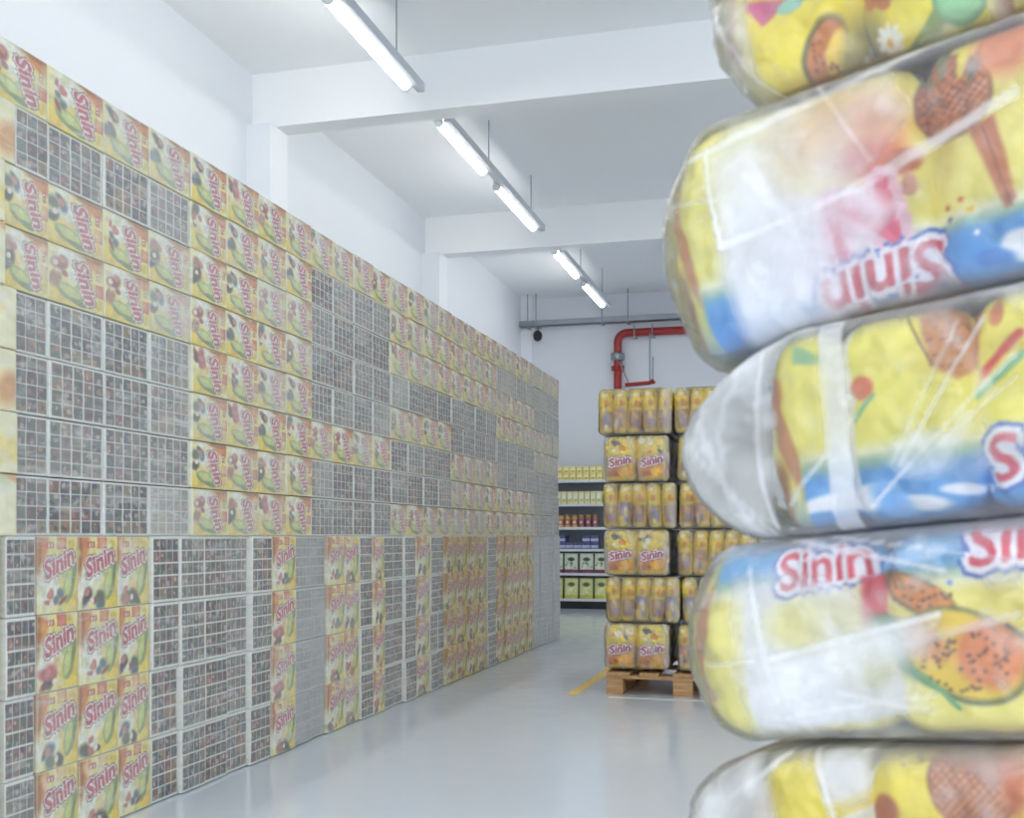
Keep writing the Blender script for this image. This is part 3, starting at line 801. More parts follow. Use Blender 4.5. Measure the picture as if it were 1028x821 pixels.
# ------------------------------------------------------------------ near stack of big film-wrapped bundles
FG_PRINT = {
 1: [('poly', ((-0.2092, -0.0051), (-0.1369, -0.0265), (-0.1857, -0.0483)), (205, 70, 130)),
  ('ell', -0.1399, -0.0356, 0.021, 0.01, 0, (150, 212, 195)),
  ('ell', -0.1073, -0.1297, 0.0351, 0.062, -22, (96, 92, 40), 0.2),
  ('ell', -0.1058, -0.1301, 0.0292, 0.0563, -22, (214, 130, 62), 0.15),
  ('ell', -0.0898, -0.1314, 0.0144, 0.0392, -22, (245, 205, 60), 0.3),
  ('dots', -0.1131, -0.1395, 0.0265, 0.0452, 26, (150, 70, 40)),
  ('ell', -0.0528, -0.1439, 0.0309, 0.0689, -15, (165, 155, 80), 0.7),  # soft olive patch: shadow of the pouch seam painted into the print
  ('daisy', -0.0169, -0.1315, 0.0232, 0.0231, (246, 244, 236), (238, 176, 50)),
  ('ell', 0.022, -0.15, 0.0317, 0.0107, 25, (112, 140, 60), 0.2),
  ('ell', 0.0443, -0.1347, 0.0337, 0.0119, 40, (140, 160, 80), 0.2),
  ('ell', 0.0114, -0.1606, 0.0213, 0.0081, 10, (86, 112, 52), 0.2),
  ('ell', 0.0863, -0.1097, 0.0351, 0.0339, 10, (96, 140, 92), 0.1),
  ('ell', 0.0863, -0.1097, 0.0313, 0.03, 10, (150, 208, 150), 0.3),
  ('ell', 0.1354, -0.1367, 0.0108, 0.0332, -15, (176, 120, 70), 0.2),
  ('ell', 0.1556, -0.1374, 0.0094, 0.0278, 12, (222, 210, 110), 0.2),
  ('ell', -0.0114, -0.0733, 0.0122, 0.0163, 10, (205, 120, 60), 0.2),
  ('ell', -0.0306, -0.0649, 0.0083, 0.0164, 10, (205, 120, 60), 0.2)],
 2: [('grad', -0.0508, -0.1012, (74, 150, 222), 0.95),
  ('poly', ((-0.2364, 0.0223), (-0.0114, 0.0011), (0.0482, -0.1295), (0.0674, -0.1651), (-0.2252, -0.1933)), (243, 240, 240)),
  ('ell', -0.1703, -0.0476, 0.0768, 0.0866, 0, (243, 240, 241), 0.5),
  ('ell', -0.2172, -0.1721, 0.1114, 0.0382, -15, (74, 150, 222), 0.5),
  ('ell', -0.125, -0.1613, 0.089, 0.0199, -12, (96, 168, 230), 0.5),
  ('ell', -0.125, 0.0868, 0.0623, 0.0567, 0, (244, 222, 150), 0.5),
  ('ell', -0.0417, 0.0852, 0.0862, 0.0604, -5, (242, 196, 84), 0.4),
  ('ell', -0.0114, 0.0621, 0.0353, 0.0542, 10, (238, 158, 76), 0.6),
  ('ell', -0.0223, 0.0373, 0.0383, 0.0245, 0, (228, 110, 70), 0.8),
  ('ell', 0.022, 0.0214, 0.0211, 0.0187, 0, (196, 110, 66), 0.3),
  ('ell', 0.026, -0.0128, 0.0092, 0.016, 0, (196, 120, 80), 0.3),
  ('txt', -0.0361, -0.0421, 'N', 0.0904, 188, 0, (232, 84, 116), (243, 200, 214), 0.0),
  ('txt', -0.021, -0.1318, 'Sinin', 0.0626, 188, 0.15, (208, 40, 64), (246, 240, 246), (60, 110, 190)),
  ('ell', 0.0926, 0.085, 0.0536, 0.0572, 5, (120, 72, 44), 0.08),
  ('cross', 0.0926, 0.085, 0.0498, 0.0533, (222, 134, 80), (120, 76, 50)),
  ('ell', 0.061, 0.1517, 0.0077, 0.0448, 8, (110, 112, 96), 0.3),
  ('ell', 0.0901, 0.1545, 0.0075, 0.0442, -6, (132, 134, 100), 0.3),
  ('ell', 0.1172, 0.1421, 0.0073, 0.0386, -16, (236, 220, 90), 0.3),
  ('ell', 0.1318, 0.1255, 0.0072, 0.0332, -24, (110, 112, 86), 0.3),
  ('poly', ((0.1111, 0.0355), (0.145, 0.0433), (0.1603, -0.0699), (0.1461, -0.0801)), (196, 116, 74)),
  ('line', (0.1294, 0.0315), (0.1533, -0.0775), 0.0028, (150, 90, 56)),
  ('ell', 0.1627, 0.1314, 0.0352, 0.0429, 10, (232, 150, 110), 0.6),
  ('ell', 0.075, -0.0561, 0.0038, 0.0039, 0, (200, 80, 60), 0.2),
  ('ell', 0.0951, -0.0519, 0.0037, 0.0039, 0, (210, 100, 60), 0.2),
  ('ell', 0.105, -0.0692, 0.0049, 0.0052, 0, (236, 200, 70), 0.2),
  ('ell', 0.0775, -0.0723, 0.0038, 0.0039, 0, (60, 70, 130), 0.2),
  ('ell', 0.1087, -0.1008, 0.0037, 0.0039, 0, (244, 243, 244), 0.2),
  ('ell', 0.1627, -0.1296, 0.0282, 0.0202, -20, (244, 243, 244), 0.3),
  ('ell', 0.1233, -0.1364, 0.0267, 0.0103, -10, (60, 130, 205), 0.5)],
 3: [('grad', -0.0196, -0.0782, (74, 150, 222), 0.95),
  ('band', -0.0841, -0.0417, (242, 240, 242), 0.85),
  ('ell', -0.1324, 0.1144, 0.0507, 0.0128, -25, (150, 196, 140), 0.4),
  ('ell', -0.155, 0.1068, 0.0243, 0.0143, -60, (120, 170, 120), 0.4),
  ('poly', ((0.0482, 0.1549), (0.1233, 0.1708), (0.1233, 0.0528), (0.0901, 0.0351), (0.0649, 0.0581)), (206, 140, 84)),
  ('dots', 0.0876, 0.1042, 0.0325, 0.0586, 34, (150, 92, 56)),
  ('line', (0.0339, 0.1408), (0.0674, 0.0579), 0.0036, (150, 110, 60)),
  ('ell', 0.1485, 0.114, 0.0107, 0.0178, 0, (214, 134, 80), 0.3),
  ('ell', -0.0278, 0.0447, 0.0165, 0.0164, 0, (224, 110, 70), 0.3),
  ('line', (-0.0417, 0.0019), (-0.0114, 0.0325), 0.0057, (120, 190, 150)),
  ('line', (0.1233, 0.0118), (0.1767, 0.053), 0.0114, (130, 190, 140)),
  ('line', (0.1233, 0.0272), (0.1767, 0.0655), 0.0099, (238, 220, 110)),
  ('line', (0.1294, 0.0369), (0.1767, 0.0806), 0.0114, (222, 76, 70)),
  ('ell', -0.0812, -0.1154, 0.0631, 0.0209, 4, (244, 243, 244), 0.3),
  ('ell', -0.0251, -0.1027, 0.0357, 0.0164, 0, (244, 243, 244), 0.3),
  ('ell', 0.0352, -0.1201, 0.0392, 0.0106, -8, (244, 243, 244), 0.4),
  ('ell', 0.0926, -0.108, 0.0299, 0.0078, -6, (240, 244, 250), 0.4),
  ('ell', -0.0956, -0.132, 0.058, 0.014, 0, (86, 150, 214), 0.4),
  ('ell', -0.0006, -0.1155, 0.0188, 0.0405, 35, (120, 180, 236), 0.6),
  ('txt', 0.1461, -0.0737, 'S', 0.0584, 186, 0.1, (226, 92, 110), (246, 244, 248), (84, 120, 200))],
 4: [('grad', 0.0477, 0.0968, (74, 150, 222), 0.85),
  ('poly', ((-0.2014, 0.081), (-0.0389, 0.0637), (0.022, -0.0014), (0.0154, -0.1118), (-0.2172, -0.1352)), (243, 242, 243)),
  ('ell', -0.1029, 0.0197, 0.0671, 0.0366, 0, (240, 230, 100), 0.7),
  ('ell', -0.0361, -0.0047, 0.0415, 0.0548, 0, (240, 232, 130), 0.8),
  ('ell', -0.0047, 0.1431, 0.054, 0.0081, -4, (214, 232, 250), 0.5),
  ('ell', 0.1414, 0.1503, 0.0478, 0.0089, -3, (232, 240, 250), 0.5),
  ('ell', 0.0482, 0.1059, 0.0517, 0.0119, 8, (176, 214, 246), 0.6),
  ('txt', -0.0812, 0.1015, 'Sinin', 0.0516, 7, 0.15, (222, 58, 80), (247, 243, 248), (72, 110, 190)),
  ('txt', 0.1951, 0.1201, 'Sinin', 0.0597, 6, 0.15, (226, 70, 92), (247, 243, 248), (72, 110, 190)),
  ('poly', ((-0.0306, 0.0803), (0.0047, 0.0825), (-0.0006, 0.0216), (-0.0333, 0.0146)), (228, 66, 84)),
  ('ell', 0.0482, 0.0503, 0.0595, 0.0225, -32, (120, 110, 60), 0.15),
  ('ell', 0.0507, 0.0491, 0.0542, 0.0185, -32, (232, 146, 60), 0.3),
  ('dots', 0.0507, 0.0491, 0.0464, 0.0159, 18, (120, 70, 40)),
  ('line', (0.0061, 0.0852), (0.022, 0.0628), 0.0043, (130, 110, 60)),
  ('line', (0.022, 0.0868), (0.0312, 0.0604), 0.0043, (150, 130, 70)),
  ('ell', 0.0482, -0.0331, 0.0905, 0.0291, -38, (96, 170, 120), 0.25),
  ('ell', 0.1, -0.0307, 0.0817, 0.0596, -28, (84, 98, 62), 0.08),
  ('ell', 0.1, -0.0295, 0.0767, 0.0544, -28, (246, 212, 62), 0.15),
  ('ell', 0.133, -0.031, 0.0433, 0.0434, -40, (232, 140, 78), 0.35),
  ('ell', 0.0546, -0.0128, 0.0334, 0.0185, -40, (236, 170, 110), 0.5),
  ('dots', 0.0988, -0.0386, 0.0644, 0.044, 60, (112, 66, 40)),
  ('line', (0.0154, -0.0219), (0.0863, -0.0994), 0.0071, (100, 168, 112)),
  ('line', (0.1556, 0.006), (0.1767, -0.0116), 0.0057, (90, 90, 90)),
  ('ell', 0.0775, 0.0932, 0.0038, 0.0039, 0, (120, 190, 230), 0.2),
  ('ell', 0.0737, 0.0564, 0.0051, 0.0039, 0, (236, 150, 60), 0.2),
  ('ell', 0.0901, 0.0648, 0.0037, 0.0039, 0, (120, 160, 230), 0.2)],
 5: [('band', -0.0783, -0.0114, (243, 242, 244), 0.95),
  ('poly', ((-0.0783, 0.0672), (-0.0114, 0.0901), (-0.0114, 0.0698), (-0.0755, 0.0439)), (244, 226, 80)),
  ('ell', 0.1233, 0.0993, 0.0558, 0.0615, 10, (140, 90, 60), 0.1),
  ('cross', 0.1233, 0.0993, 0.0522, 0.0577, (216, 142, 92), (150, 96, 64)),
  ('ell', 0.1025, 0.1637, 0.0086, 0.031, -10, (150, 120, 70), 0.3),
  ('ell', 0.1233, 0.1686, 0.0085, 0.0256, 6, (206, 180, 90), 0.3),
  ('ell', 0.1473, 0.1636, 0.0083, 0.0279, 24, (160, 130, 80), 0.3),
  ('line', (0.0088, 0.1507), (0.0312, 0.1318), 0.0043, (120, 110, 50)),
  ('line', (0.0352, 0.1589), (0.061, 0.1275), 0.0043, (120, 110, 50)),
  ('ell', 0.0101, 0.0621, 0.0187, 0.0215, 0, (180, 90, 40), 0.4),
  ('ell', 0.1744, 0.1089, 0.0163, 0.0502, 0, (214, 120, 70), 0.5)],
}
FG_MILK = {
 1: [('ell', -0.2364, -0.0931, 0.0323, 0.1035, -14, 0.35, 0.5),
  ('line', (-0.2576, 0.0018), (-0.2092, -0.1529), 0.0085, 0.5)],
 2: [('poly', ((-0.2576, 0.1008), (-0.2092, 0.1374), (-0.0812, 0.1331), (0.022, 0.1351), (0.0482, 0.0756), (-0.0114, 0.0079), (-0.0389, -0.0279), (-0.2252, -0.0239)), 0.42),
  ('poly', ((-0.2413, 0.0973), (-0.178, 0.0984), (-0.0812, -0.0133), (-0.0114, -0.0057), (0.0154, -0.0443), (-0.0528, -0.1081), (-0.0884, -0.1797), (-0.2252, -0.1859)), 0.62),
  ('ell', -0.1399, 0.0402, 0.0901, 0.0428, -15, 0.35, 0.6),
  ('line', (-0.2364, -0.0309), (-0.0389, -0.0073), 0.0099, 0.85),
  ('line', (-0.0389, -0.0073), (0.1744, 0.0531), 0.0156, 0.5),
  ('line', (-0.2364, -0.0309), (-0.2559, 0.1153), 0.0071, 0.7),
  ('line', (-0.0812, 0.1679), (-0.0114, 0.0282), 0.0057, 0.5),
  ('line', (-0.2824, 0.106), (0.1744, 0.1722), 0.0114, 0.55),
  ('poly', ((0.0482, -0.0898), (0.0863, -0.174), (-0.2252, -0.1933), (-0.2252, -0.127)), 0.12),
  ('line', (-0.3334, 0.0556), (-0.2332, 0.0336), 0.0043, 0.4)],
 3: [('ell', -0.2364, -0.0003, 0.0839, 0.1627, 0, 0.55, 0.3),
  ('line', (-0.2625, 0.046), (-0.2252, -0.1188), 0.0128, 0.5),
  ('line', (-0.2092, 0.1225), (-0.2364, -0.0594), 0.0099, 0.5),
  ('line', (-0.2824, 0.0024), (-0.1935, -0.1411), 0.0071, 0.5),
  ('ell', -0.1857, 0.1563, 0.0622, 0.058, 0, 0.5, 0.5),
  ('band', -0.0783, -0.0417, 0.55, 0.5),
  ('line', (-0.1703, 0.1256), (-0.178, -0.134), 0.0085, 0.7),
  ('line', (-0.2092, 0.1299), (0.1744, 0.1787), 0.0142, 0.45),
  ('line', (0.022, -0.069), (0.1414, 0.1046), 0.0057, 0.4),
  ('line', (0.0352, -0.0695), (0.1744, 0.0507), 0.0057, 0.38),
  ('line', (0.0482, -0.07), (0.1744, 0.0231), 0.0043, 0.3),
  ('line', (0.0088, -0.0686), (0.1111, 0.1081), 0.0043, 0.25),
  ('line', (0.0674, -0.0707), (0.1111, -0.0208), 0.0199, 0.4),
  ('ell', 0.0546, -0.0597, 0.0411, 0.029, 0, 0.6, 0.6),
  ('line', (-0.1399, -0.1058), (-0.0812, -0.0443), 0.0071, 0.5),
  ('line', (-0.0251, -0.1218), (0.0352, -0.0695), 0.0057, 0.5),
  ('ell', 0.1533, 0.1602, 0.0473, 0.0253, -12, 0.4, 0.6)],
 4: [('poly', ((-0.214, 0.0954), (-0.1399, 0.1036), (-0.0389, 0.0637), (0.022, -0.0014), (0.061, -0.098), (-0.2092, -0.1388)), 0.42),
  ('poly', ((-0.1626, -0.0333), (0.022, 0.0186), (0.0737, 0.0119), (0.0546, -0.026), (-0.155, -0.083)), 0.8),
  ('line', (-0.155, -0.0256), (0.0801, 0.0253), 0.0085, 0.9),
  ('ell', -0.125, -0.0805, 0.0742, 0.0425, 0, 0.5, 0.6),
  ('line', (0.022, -0.0148), (0.1744, 0.0196), 0.0114, 0.28),
  ('line', (-0.1399, 0.1464), (0.0926, 0.0804), 0.0071, 0.45),
  ('line', (-0.125, 0.1534), (0.1744, 0.0886), 0.0043, 0.35),
  ('line', (-0.1857, 0.1031), (-0.155, -0.083), 0.0085, 0.6),
  ('line', (-0.1703, -0.1131), (0.0674, -0.0777), 0.0071, 0.35),
  ('line', (-0.0669, -0.0757), (0.0546, -0.0986), 0.0085, 0.4),
  ('line', (-0.2559, -0.0318), (-0.1826, -0.0273), 0.0043, 0.5)],
 5: [('ell', -0.2252, 0.0539, 0.0768, 0.1031, 20, 0.8, 0.3),
  ('line', (-0.2172, 0.0844), (-0.125, 0.1457), 0.0114, 0.6),
  ('line', (-0.0812, 0.1504), (-0.0528, 0.0349), 0.0085, 0.5),
  ('ell', -0.0389, 0.1138, 0.0361, 0.0411, 0, 0.5, 0.6),
  ('line', (-0.0114, 0.1443), (0.1744, 0.1905), 0.0085, 0.35)],
}


MPf = printed('big_pouch_print', False, .34, .25, (7, 7, 5), .22, .01)
MFf = film_mat('bundle_film', .07, .13, .6, (252, 252, 254), 6.0)
AX = Vector((.9285, -.3714, 0)); NX = Vector((.3714, .9285, 0))
CORN = Vector((-.2068, 1.6876, 0))
ANG = math.atan2(-.3714, .9285)
BW, BD = .66, .46
CTR = CORN + AX*(BW/2) + NX*(BD/2)
pallet(tuple(CTR - AX*.48 - NX*.24), ANG, 'wooden pallet under the near stack of film-wrapped bundles', .96, .8)
BASE = {1: (244, 224, 60), 2: (240, 228, 112), 3: (241, 229, 92), 4: (243, 230, 112), 5: (246, 226, 66), 6: (243, 228, 90)}
SEAM = {1: [-.25, -.045, .33], 2: [-.33, .055, .33], 3: [-.165, -.066, .115, .33], 4: [-.295, .0, .33], 5: [-.20, -.015, .33], 6: [-.33, 0, .33]}
ZR = {1: (1.652, 1.962), 2: (1.312, 1.650), 3: (1.012, 1.310), 4: (.722, 1.010), 5: (.418, .712), 6: (.19, .370)}
ROLL = {1: -.10, 2: -.10, 3: -.09, 4: -.095, 5: -.12, 6: -.10}
# how far the left end draws in towards its top and bottom edge
TAPER = {1: (.02, .05), 2: (.06, .035), 3: (.08, .08), 4: (.05, .05), 5: (.10, .03), 6: (.03, .03)}
DROOP = {1: (0, 0), 2: (0, .038), 3: (.06, .0), 4: (0, .012), 5: (.012, 0), 6: (0, 0)}
FX = {1: (-.265, .34), 2: (-.345, .34), 3: (-.325, .34), 4: (-.305, .34), 5: (-.315, .34), 6: (-.33, .34)}
LBL = {1: 'film-wrapped bundle with a daisy and leaves on yellow, topmost of the near stack', 2: 'tall milky-wrapped bundle with upside-down lettering and pineapple, second from top of near stack',
       3: 'film-wrapped yellow bundle with a loose white bag end, third from top of near stack', 4: 'film-wrapped bundle with blue sky lettering and a big mango, fourth from top of near stack',
       5: 'film-wrapped yellow bundle with white vertical strip, fifth from top of near stack', 6: 'film-wrapped yellow bundle on the pallet, bottom of near stack'}
def gusset(p, u, z, k):
    """side panel of the left pouch of a bundle: u runs on round the corner to the left"""
    lx = SEAM[k][0]
    s = lx-u                                   # distance past the nominal left edge
    H = ZR[k][1]-ZR[k][0]
    base = (226, 214, 96)
    m = np.clip((s+.045)/.01, 0, 1)
    p.mix(m, base)
    up = 1 if k in (1, 4, 5) else -1
    t = z*up/H                                 # +.5 = the pack's own top
    if k in (2, 3, 4):
        b = np.clip((t-.28)/.2, 0, 1)
        p.mix(m*b*.8, (110, 150, 196))
    br = [(.0, .10, .020, .060, 10, (166, 104, 60)), (.02, -.02, .012, .05, -14, (96, 130, 84)), (-.005, -.06, .018, .03, 0, (196, 110, 60)), (.035, .03, .006, .08, 4, (150, 140, 80)), (-.02, .0, .01, .09, -12, (186, 110, 60))]
    for cx, cz, rx, rz_, ro, c in br:
        p.mix(p.mell(lx-.0-cx, cz*up, rx, rz_, ro*up, .4)*m*.85, c)
def draw_in(me, V, cx, k, H):
    xa = FX[k][0]
    t = np.clip(1-(V[:, 0]+cx-xa)/.22, 0, 1)**1.3
    zz = V[:, 2]/(H/2)
    am = np.where(zz > 0, TAPER[k][0], TAPER[k][1])*np.clip((np.abs(zz)-.1)/.9, 0, 1)**2.2
    W2 = V.copy(); W2[:, 0] += t*am
    W2[:, 2] -= t*np.where(zz > 0, DROOP[k][0], DROOP[k][1])*np.abs(zz)
    me.vertices.foreach_set('co', W2.astype(np.float32).ravel()); me.update()
for k in (6, 5, 4, 3, 2, 1):
    z0, z1 = ZR[k]; zc = (z0+z1)/2; H = z1-z0
    o = empty('film_wrapped_bundle', tuple(CTR + Vector((0, 0, zc))), ANG)
    o.rotation_euler = (0, ROLL[k], ANG)
    o.rotation_mode = 'XYZ'
    tag(o, LBL[k], 'bundle', 'big film-wrapped bundles in the near stack')
    sm = SEAM[k]
    for i in range(len(sm)-1):
        w = sm[i+1]-sm[i]; cx = (sm[i]+sm[i+1])/2
        for row in range(2):
            dd = BD/2-.012
            hi = row == 0 and k < 6
            rr = .05 if w > .15 else .03
            me, S, Z, V = pillow('pouch', w-.006, dd, H-.016, rr, min(.034, rr-.002), max(16, int(w/.0019)//2*2) if hi else 16, int(H/.0021) if hi else 14, 26 if hi else 5, 60 if hi else 4, 22 if hi else 6, .010, crinkle(k*5+i, .010 if w > .15 else .006), side_bulge=.004)
            draw_in(me, V, cx, k, H)
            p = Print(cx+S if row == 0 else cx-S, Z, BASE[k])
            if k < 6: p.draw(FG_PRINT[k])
            if i == 0: gusset(p, cx+S, Z, k)
            p.grain(.05, 30)
            set_print(me, p.c); me.materials.append(MPf)
            c = link('pouch', me, None, o)
            c.location = (cx, (-1 if row == 0 else 1)*(dd/2+.004), 0)
    fa, fb = FX[k]
    nfm = 150 if k < 6 else 30
    fw = fb-fa
    wr = lambda S, Z, kk=k: .016*(vnoise(S*9+kk*2.7, Z*10+kk)+.5*vnoise(S*24+Z*14+kk, Z*24-S*9)+.3*vnoise(S*70-Z*30, Z*60+S*20)-.85)
    me, S, Z, V = pillow('film', fw, BD+.022, H-.003, (.13 if k in (3, 5) else .085), .034, nfm, 70 if k < 6 else 12, 24, 14, 9, .012, wr, side_bulge=.02 if k in (3, 5) else .006)
    draw_in(me, V, (fa+fb)/2, k, H)
    u = S+(fa+fb)/2
    if k < 6:
        mk = opacity(u, Z, FG_MILK[k])
        nz_ = vnoise(u*34+Z*16+k*7, Z*22-u*10)
        st = np.clip((nz_-.7)/.25, 0, 1)*.22
        soft = .5+.7*vnoise(u*16+k, Z*16+3)
        mk = np.clip(mk*np.clip(soft, 0, 1.1)+st, 0, .93)
        edge = np.clip((np.abs(Z)-(H/2-.04))/.04, 0, 1)*np.where(Z > 0, .26, .12)
        left = np.clip((fa+.03-u)/.05, 0, 1)*(.12 if k in (2, 4) else .3)
        mk = np.clip(mk+edge*(1-mk)+left*(1-mk), 0, .95)
    else: mk = np.full(len(S), .2)
    set_milk(me, mk); me.materials.append(MFf)
    c = link('film', me, None, o)
    c.location = ((fa+fb)/2, 0, 0)

# ------------------------------------------------------------------ shelving at the back wall
SX0, SX1, SYF, SYK = -3.76, -1.9, 14.74, 15.055
sh = empty('gondola_shelf', (SX0, SYF, 0))
tag(sh, 'white gondola shelf unit of stocked boards against the back wall', 'shelf unit')
W_ = SX1-SX0; D_ = SYK-SYF
MB().box(0, W_, 0.02, D_, 0, .115).build('plinth', M['dark'], sh)
MB().box(0, W_, D_-.03, D_, .115, 1.90).build('back_panel', M['grey_metal'], sh)
SHZ = [.146, .498, .828, 1.127, 1.448, 1.775]
for z in SHZ:
    b_ = MB().box(0, W_, .0, D_-.03, z-.032, z-.008, .002).build('shelf_board', M['white_metal'], sh)
    MB().box(0, W_, -.012, 0, z-.04, z-.004, .002).build('price_strip', M['white_metal'], b_)
for x in (-.02, W_):
    MB().box(x, x+.02, D_-.06, D_, 0, 1.95).build('upright', M['grey_metal'], sh)

def carton(name, w, d, h, cols, seed, kind):
    me, S, Z, V = pillow(name, w, d, h, .006, .005, 22, 26, 2, 3, 2, 0)
    r = random.Random(seed)
    p = Print(S/w, Z/h, cols[0])
    if kind == 'big':
        p.rect(-.5, .5, -.5, -.32, cols[1]); p.ell(0, .2, .24, .1, 0, cols[2], .3); p.ell(0, .0, .12, .06, 0, cols[3], .5)
        for i in range(5): p.ell(r.uniform(-.35, .35), r.uniform(-.25, .05), .06, .04, 0, cols[3], .5)
        p.rect(-.52, -.47, -.5, .5, (60, 62, 50)); p.rect(.47, .52, -.5, .5, (60, 62, 50))
    elif kind == 'small':
        p.rect(-.36, .36, -.1, .3, cols[1], 1, 0, .2); p.ell(0, -.2, .3, .1, 0, cols[2], .5)
    elif kind == 'tin':
        p.rect(-.6, .6, -.3, .1, cols[1]); p.ell(0, .25, .3, .1, 0, cols[2], .4)
    p.grain(.12, 6)
    set_print(me, p.c); me.materials.append(MPo)
    return me
def jar_parts(name, cols, lidm, h=.15, r=.045):
    me, S, Z, V = pillow(name, 2*r, 2*r, h, r*.98, .012, 4, 14, 7, 1, 3, 0)
    p = Print(S/r, Z/h, cols[0]); p.rect(-3, 3, -.28, .24, cols[1]); p.ell(0, -.02, .5, .14, 0, cols[2], .4)
    set_print(me, p.c); me.materials.append(MPo)
    return me
stock = [
 # z index, name, w, h, gap, tiers, count, meshes, label stem
 (5, 'yellow_carton', .088, .095, .006, 2, 9, [carton('yellow_carton', .088, .2, .095, [(232, 218, 132), (242, 234, 176), (190, 160, 100)], s, 'small') for s in (1, 2)], 'small yellow carton'),
 (4, 'pale_carton', .074, .175, .008, 1, 10, [carton('pale_carton', .074, .2, .175, [(228, 224, 166), (242, 240, 222), (206, 202, 120)], s, 'small') for s in (3, 4)], 'pale yellow carton'),
 (2, 'blue_tin', .105, .09, .01, 2, 6, [carton('blue_tin', .105, .2, .09, [(96, 104, 150), (190, 196, 220), (70, 74, 130)], s, 'tin') for s in (6, 7)], 'blue and white box'),
 (1, 'patterned_box', .20, .27, .012, 1, 4, [carton('patterned_box', .20, .24, .27, [(222, 228, 206), (140, 62, 84), (70, 90, 60), (130, 150, 100)], s, 'big') for s in (8, 9)], 'white and red patterned box'),
 (0, 'green_box', .20, .28, .012, 1, 4, [carton('green_box', .20, .24, .28, [(220, 222, 150), (206, 200, 90), (104, 108, 72), (240, 240, 200)], s, 'big') for s in (10, 11)], 'yellow-green patterned box'),
]
for zi, nm, w, h, gap, tiers, cnt, mes, lb in stock:
    for tr in range(tiers):
        for i in range(cnt):
            if zi == 2 and tr == 1 and i not in (1, 4, 5): continue
            o = link(nm, mes[(i+tr) % len(mes)])
            o.location = (-3.47+i*(w+gap)+w/2, 14.90, SHZ[zi]-.008+h/2+tr*(h+.001)+.001)
            o.rotation_euler = (0, 0, rw.uniform(-.03, .03))
            tag(o, '%s, %s from the pack wall, %s of the %s shelf' % (lb, ORD[i], ('lower row', 'upper row')[tr] if tiers > 1 else 'row', ('bottom', 'second lowest', 'third lowest', 'third highest', 'second highest', 'top')[zi]), 'box', lb+'es on the back shelf')
jm = [jar_parts('jar', c, None) for c in ([(206, 166, 110), (176, 110, 84), (232, 214, 180)], [(214, 176, 130), (190, 124, 90), (236, 220, 190)], [(170, 120, 116), (150, 92, 98), (222, 196, 192)])]
lid = MB().lathe([(.040, 0), (.043, .003), (.043, .02), (.040, .023)], 18).mesh('lid', True); lid.materials.append(plain('gold_lid', (200, 160, 90), .35, .4))
for i in range(7):
    o = empty('jar', (-3.47+.048+i*.097, 14.88, SHZ[3]-.008))
    tag(o, '%s jar with gold lid, %s from the pack wall on the third highest shelf' % ('red' if i > 3 else 'amber', ORD[i]), 'jar', 'jars on the back shelf')
    g = link('glass_body', jm[2 if i > 3 else i % 2], None, o); g.location = (0, 0, .0755)
    l_ = link('lid', lid, None, o); l_.location = (0, 0, .151)

# ------------------------------------------------------------------ pipes and tray on the back wall
YP = 15.0
tr = empty('cable_tray', (-3.94, YP, 4.0)); tag(tr, 'grey steel cable tray hung below the ceiling along the back wall', 'cable tray')
MB().box(0, 5.2, -.05, .05, -.055, -.045).box(0, 5.2, -.05, -.044, -.055, .03).box(0, 5.2, .044, .05, -.055, .03).build('channel', M['steel'], tr)
for x in (.12, .24, 1.18, 1.54, 2.6, 3.8):
    MB().box(x-.02, x+.02, -.062, .062, -.075, -.057).tube((x, -.057, -.075), (x, -.057, .4), .008, 8).build('hanger_rod', M['steel'], tr)
sp = empty('black_dome_camera', (-3.685, YP-.02, 3.83)); tag(sp, 'small black dome camera hanging from the cable tray end near the corner', 'camera')
MB().lathe([(.012, -.09), (.045, -.075), (.062, -.04), (.066, 0), (.05, .045), (.02, .06)], 20).build('housing', M['black'], sp, True)
MB().path([(0, 0, .05), (.02, 0, .075), (.05, 0, .09), (.05, 0, .104)], .011, 10).build('mount_bracket', M['steel'], sp, True)
MB().lathe([(.01, -.02), (.03, -.016), (.034, 0), (.02, .006)], 16, Matrix.Translation((0, -.05, -.02)) @ Matrix.Rotation(PI/2, 4, 'X')).build('lens', plain('lens_glass', (46, 46, 50), .1), sp, True)

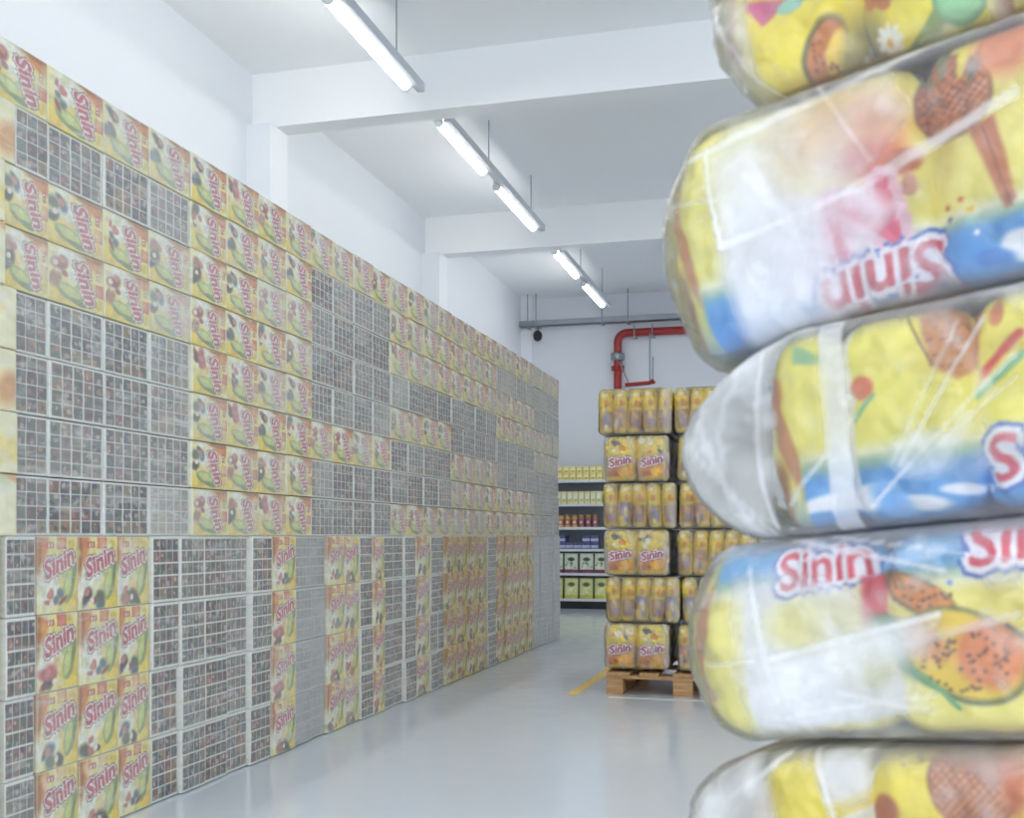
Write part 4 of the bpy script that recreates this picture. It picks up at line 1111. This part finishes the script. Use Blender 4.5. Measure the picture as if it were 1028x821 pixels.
pp = empty('red_fire_pipe', (-2.575, 15.15, 0)); tag(pp, 'red fire water pipe bending down the back wall behind the bag pile', 'pipe')
arc = [(.13-.13*math.cos(a), 0, 3.70+.13*math.sin(a)) for a in [PI/2*i/8 for i in range(9)]]
MB().path([(0, 0, .6)]+arc+[(4.5, 0, 3.83)], .056, 16).build('pipe_run', M['red'], pp, True)
MB().tube((0, 0, .0), (0, 0, .6), .075, 16).build('base_riser', M['red'], pp)
MB().lathe([(.06, -.06), (.092, -.045), (.098, -.015), (.075, 0), (.098, .015), (.092, .045), (.06, .06)], 18, Matrix.Translation((0, 0, 3.5))).build('coupling', M['steel'], pp, True)
MB().lathe([(.06, -.03), (.095, -.028), (.095, -.008), (.07, 0), (.095, .008), (.095, .028), (.06, .03)], 18, Matrix.Translation((0, 0, 3.34))).build('flange', M['red'], pp, True)
for x in (.24, .49):
    MB().box(x-.03, x+.03, -.07, .07, 3.75, 3.765).tube((x, -.066, 3.72), (x, -.066, 3.92 if x > .3 else 3.92), .009, 8).build('pipe_clamp', M['steel'], pp)
br = empty('sprinkler_branch', (-2.44, YP-.02, 3.10)); tag(br, 'short red sprinkler branch hanging on thin rods above the bag pile', 'pipe')
MB().path([(0, 0, -.02), (.36, 0, .0)], .028, 12).build('branch_pipe', M['red'], br, True)
MB().path([(.36, 0, .0), (.40, 0, .03)], .036, 12).build('end_fitting', M['red'], br, True)
for x, zt in ((.335, .68), (.375, .36)):
    MB().tube((x, .03, .03), (x, .03, zt), .011, 8).build('hanger_rod', M['steel'], br)
MB().tube((-.09, .04, .30), (.04, .02, .02), .009, 8).build('brace', M['steel'], br)

# ------------------------------------------------------------------ light, camera, output look
w = bpy.data.worlds.new('open_end_fill'); SC.world = w; w.use_nodes = True  # even fill light added through the open, unseen end behind the camera
bg = w.node_tree.nodes['Background']
bg.inputs['Color'].default_value = L4((240, 246, 255)); bg.inputs['Strength'].default_value = 2.3

cam = bpy.data.cameras.new('camera'); co = bpy.data.objects.new('camera', cam); COL.objects.link(co)
F_PX = 1100.0
cam.sensor_fit = 'HORIZONTAL'; cam.sensor_width = 36.0; cam.lens = 36.0*F_PX/1028
cam.shift_y = (538-410.5)/1028
cam.clip_start = .02
co.location = (0, 0, 1.0)
co.rotation_euler = (PI/2, 0, math.atan(298/F_PX))
cam.dof.use_dof = True; cam.dof.focus_distance = 6.0; cam.dof.aperture_fstop = 38.5/8.0
SC.camera = co
SC.cycles.max_bounces = 16; SC.cycles.diffuse_bounces = 10; SC.cycles.transparent_max_bounces = 16
vs = SC.view_settings
vs.view_transform = 'Standard'; vs.look = 'None'; vs.gamma = 1.0; vs.use_curve_mapping = False
vs.exposure = .31
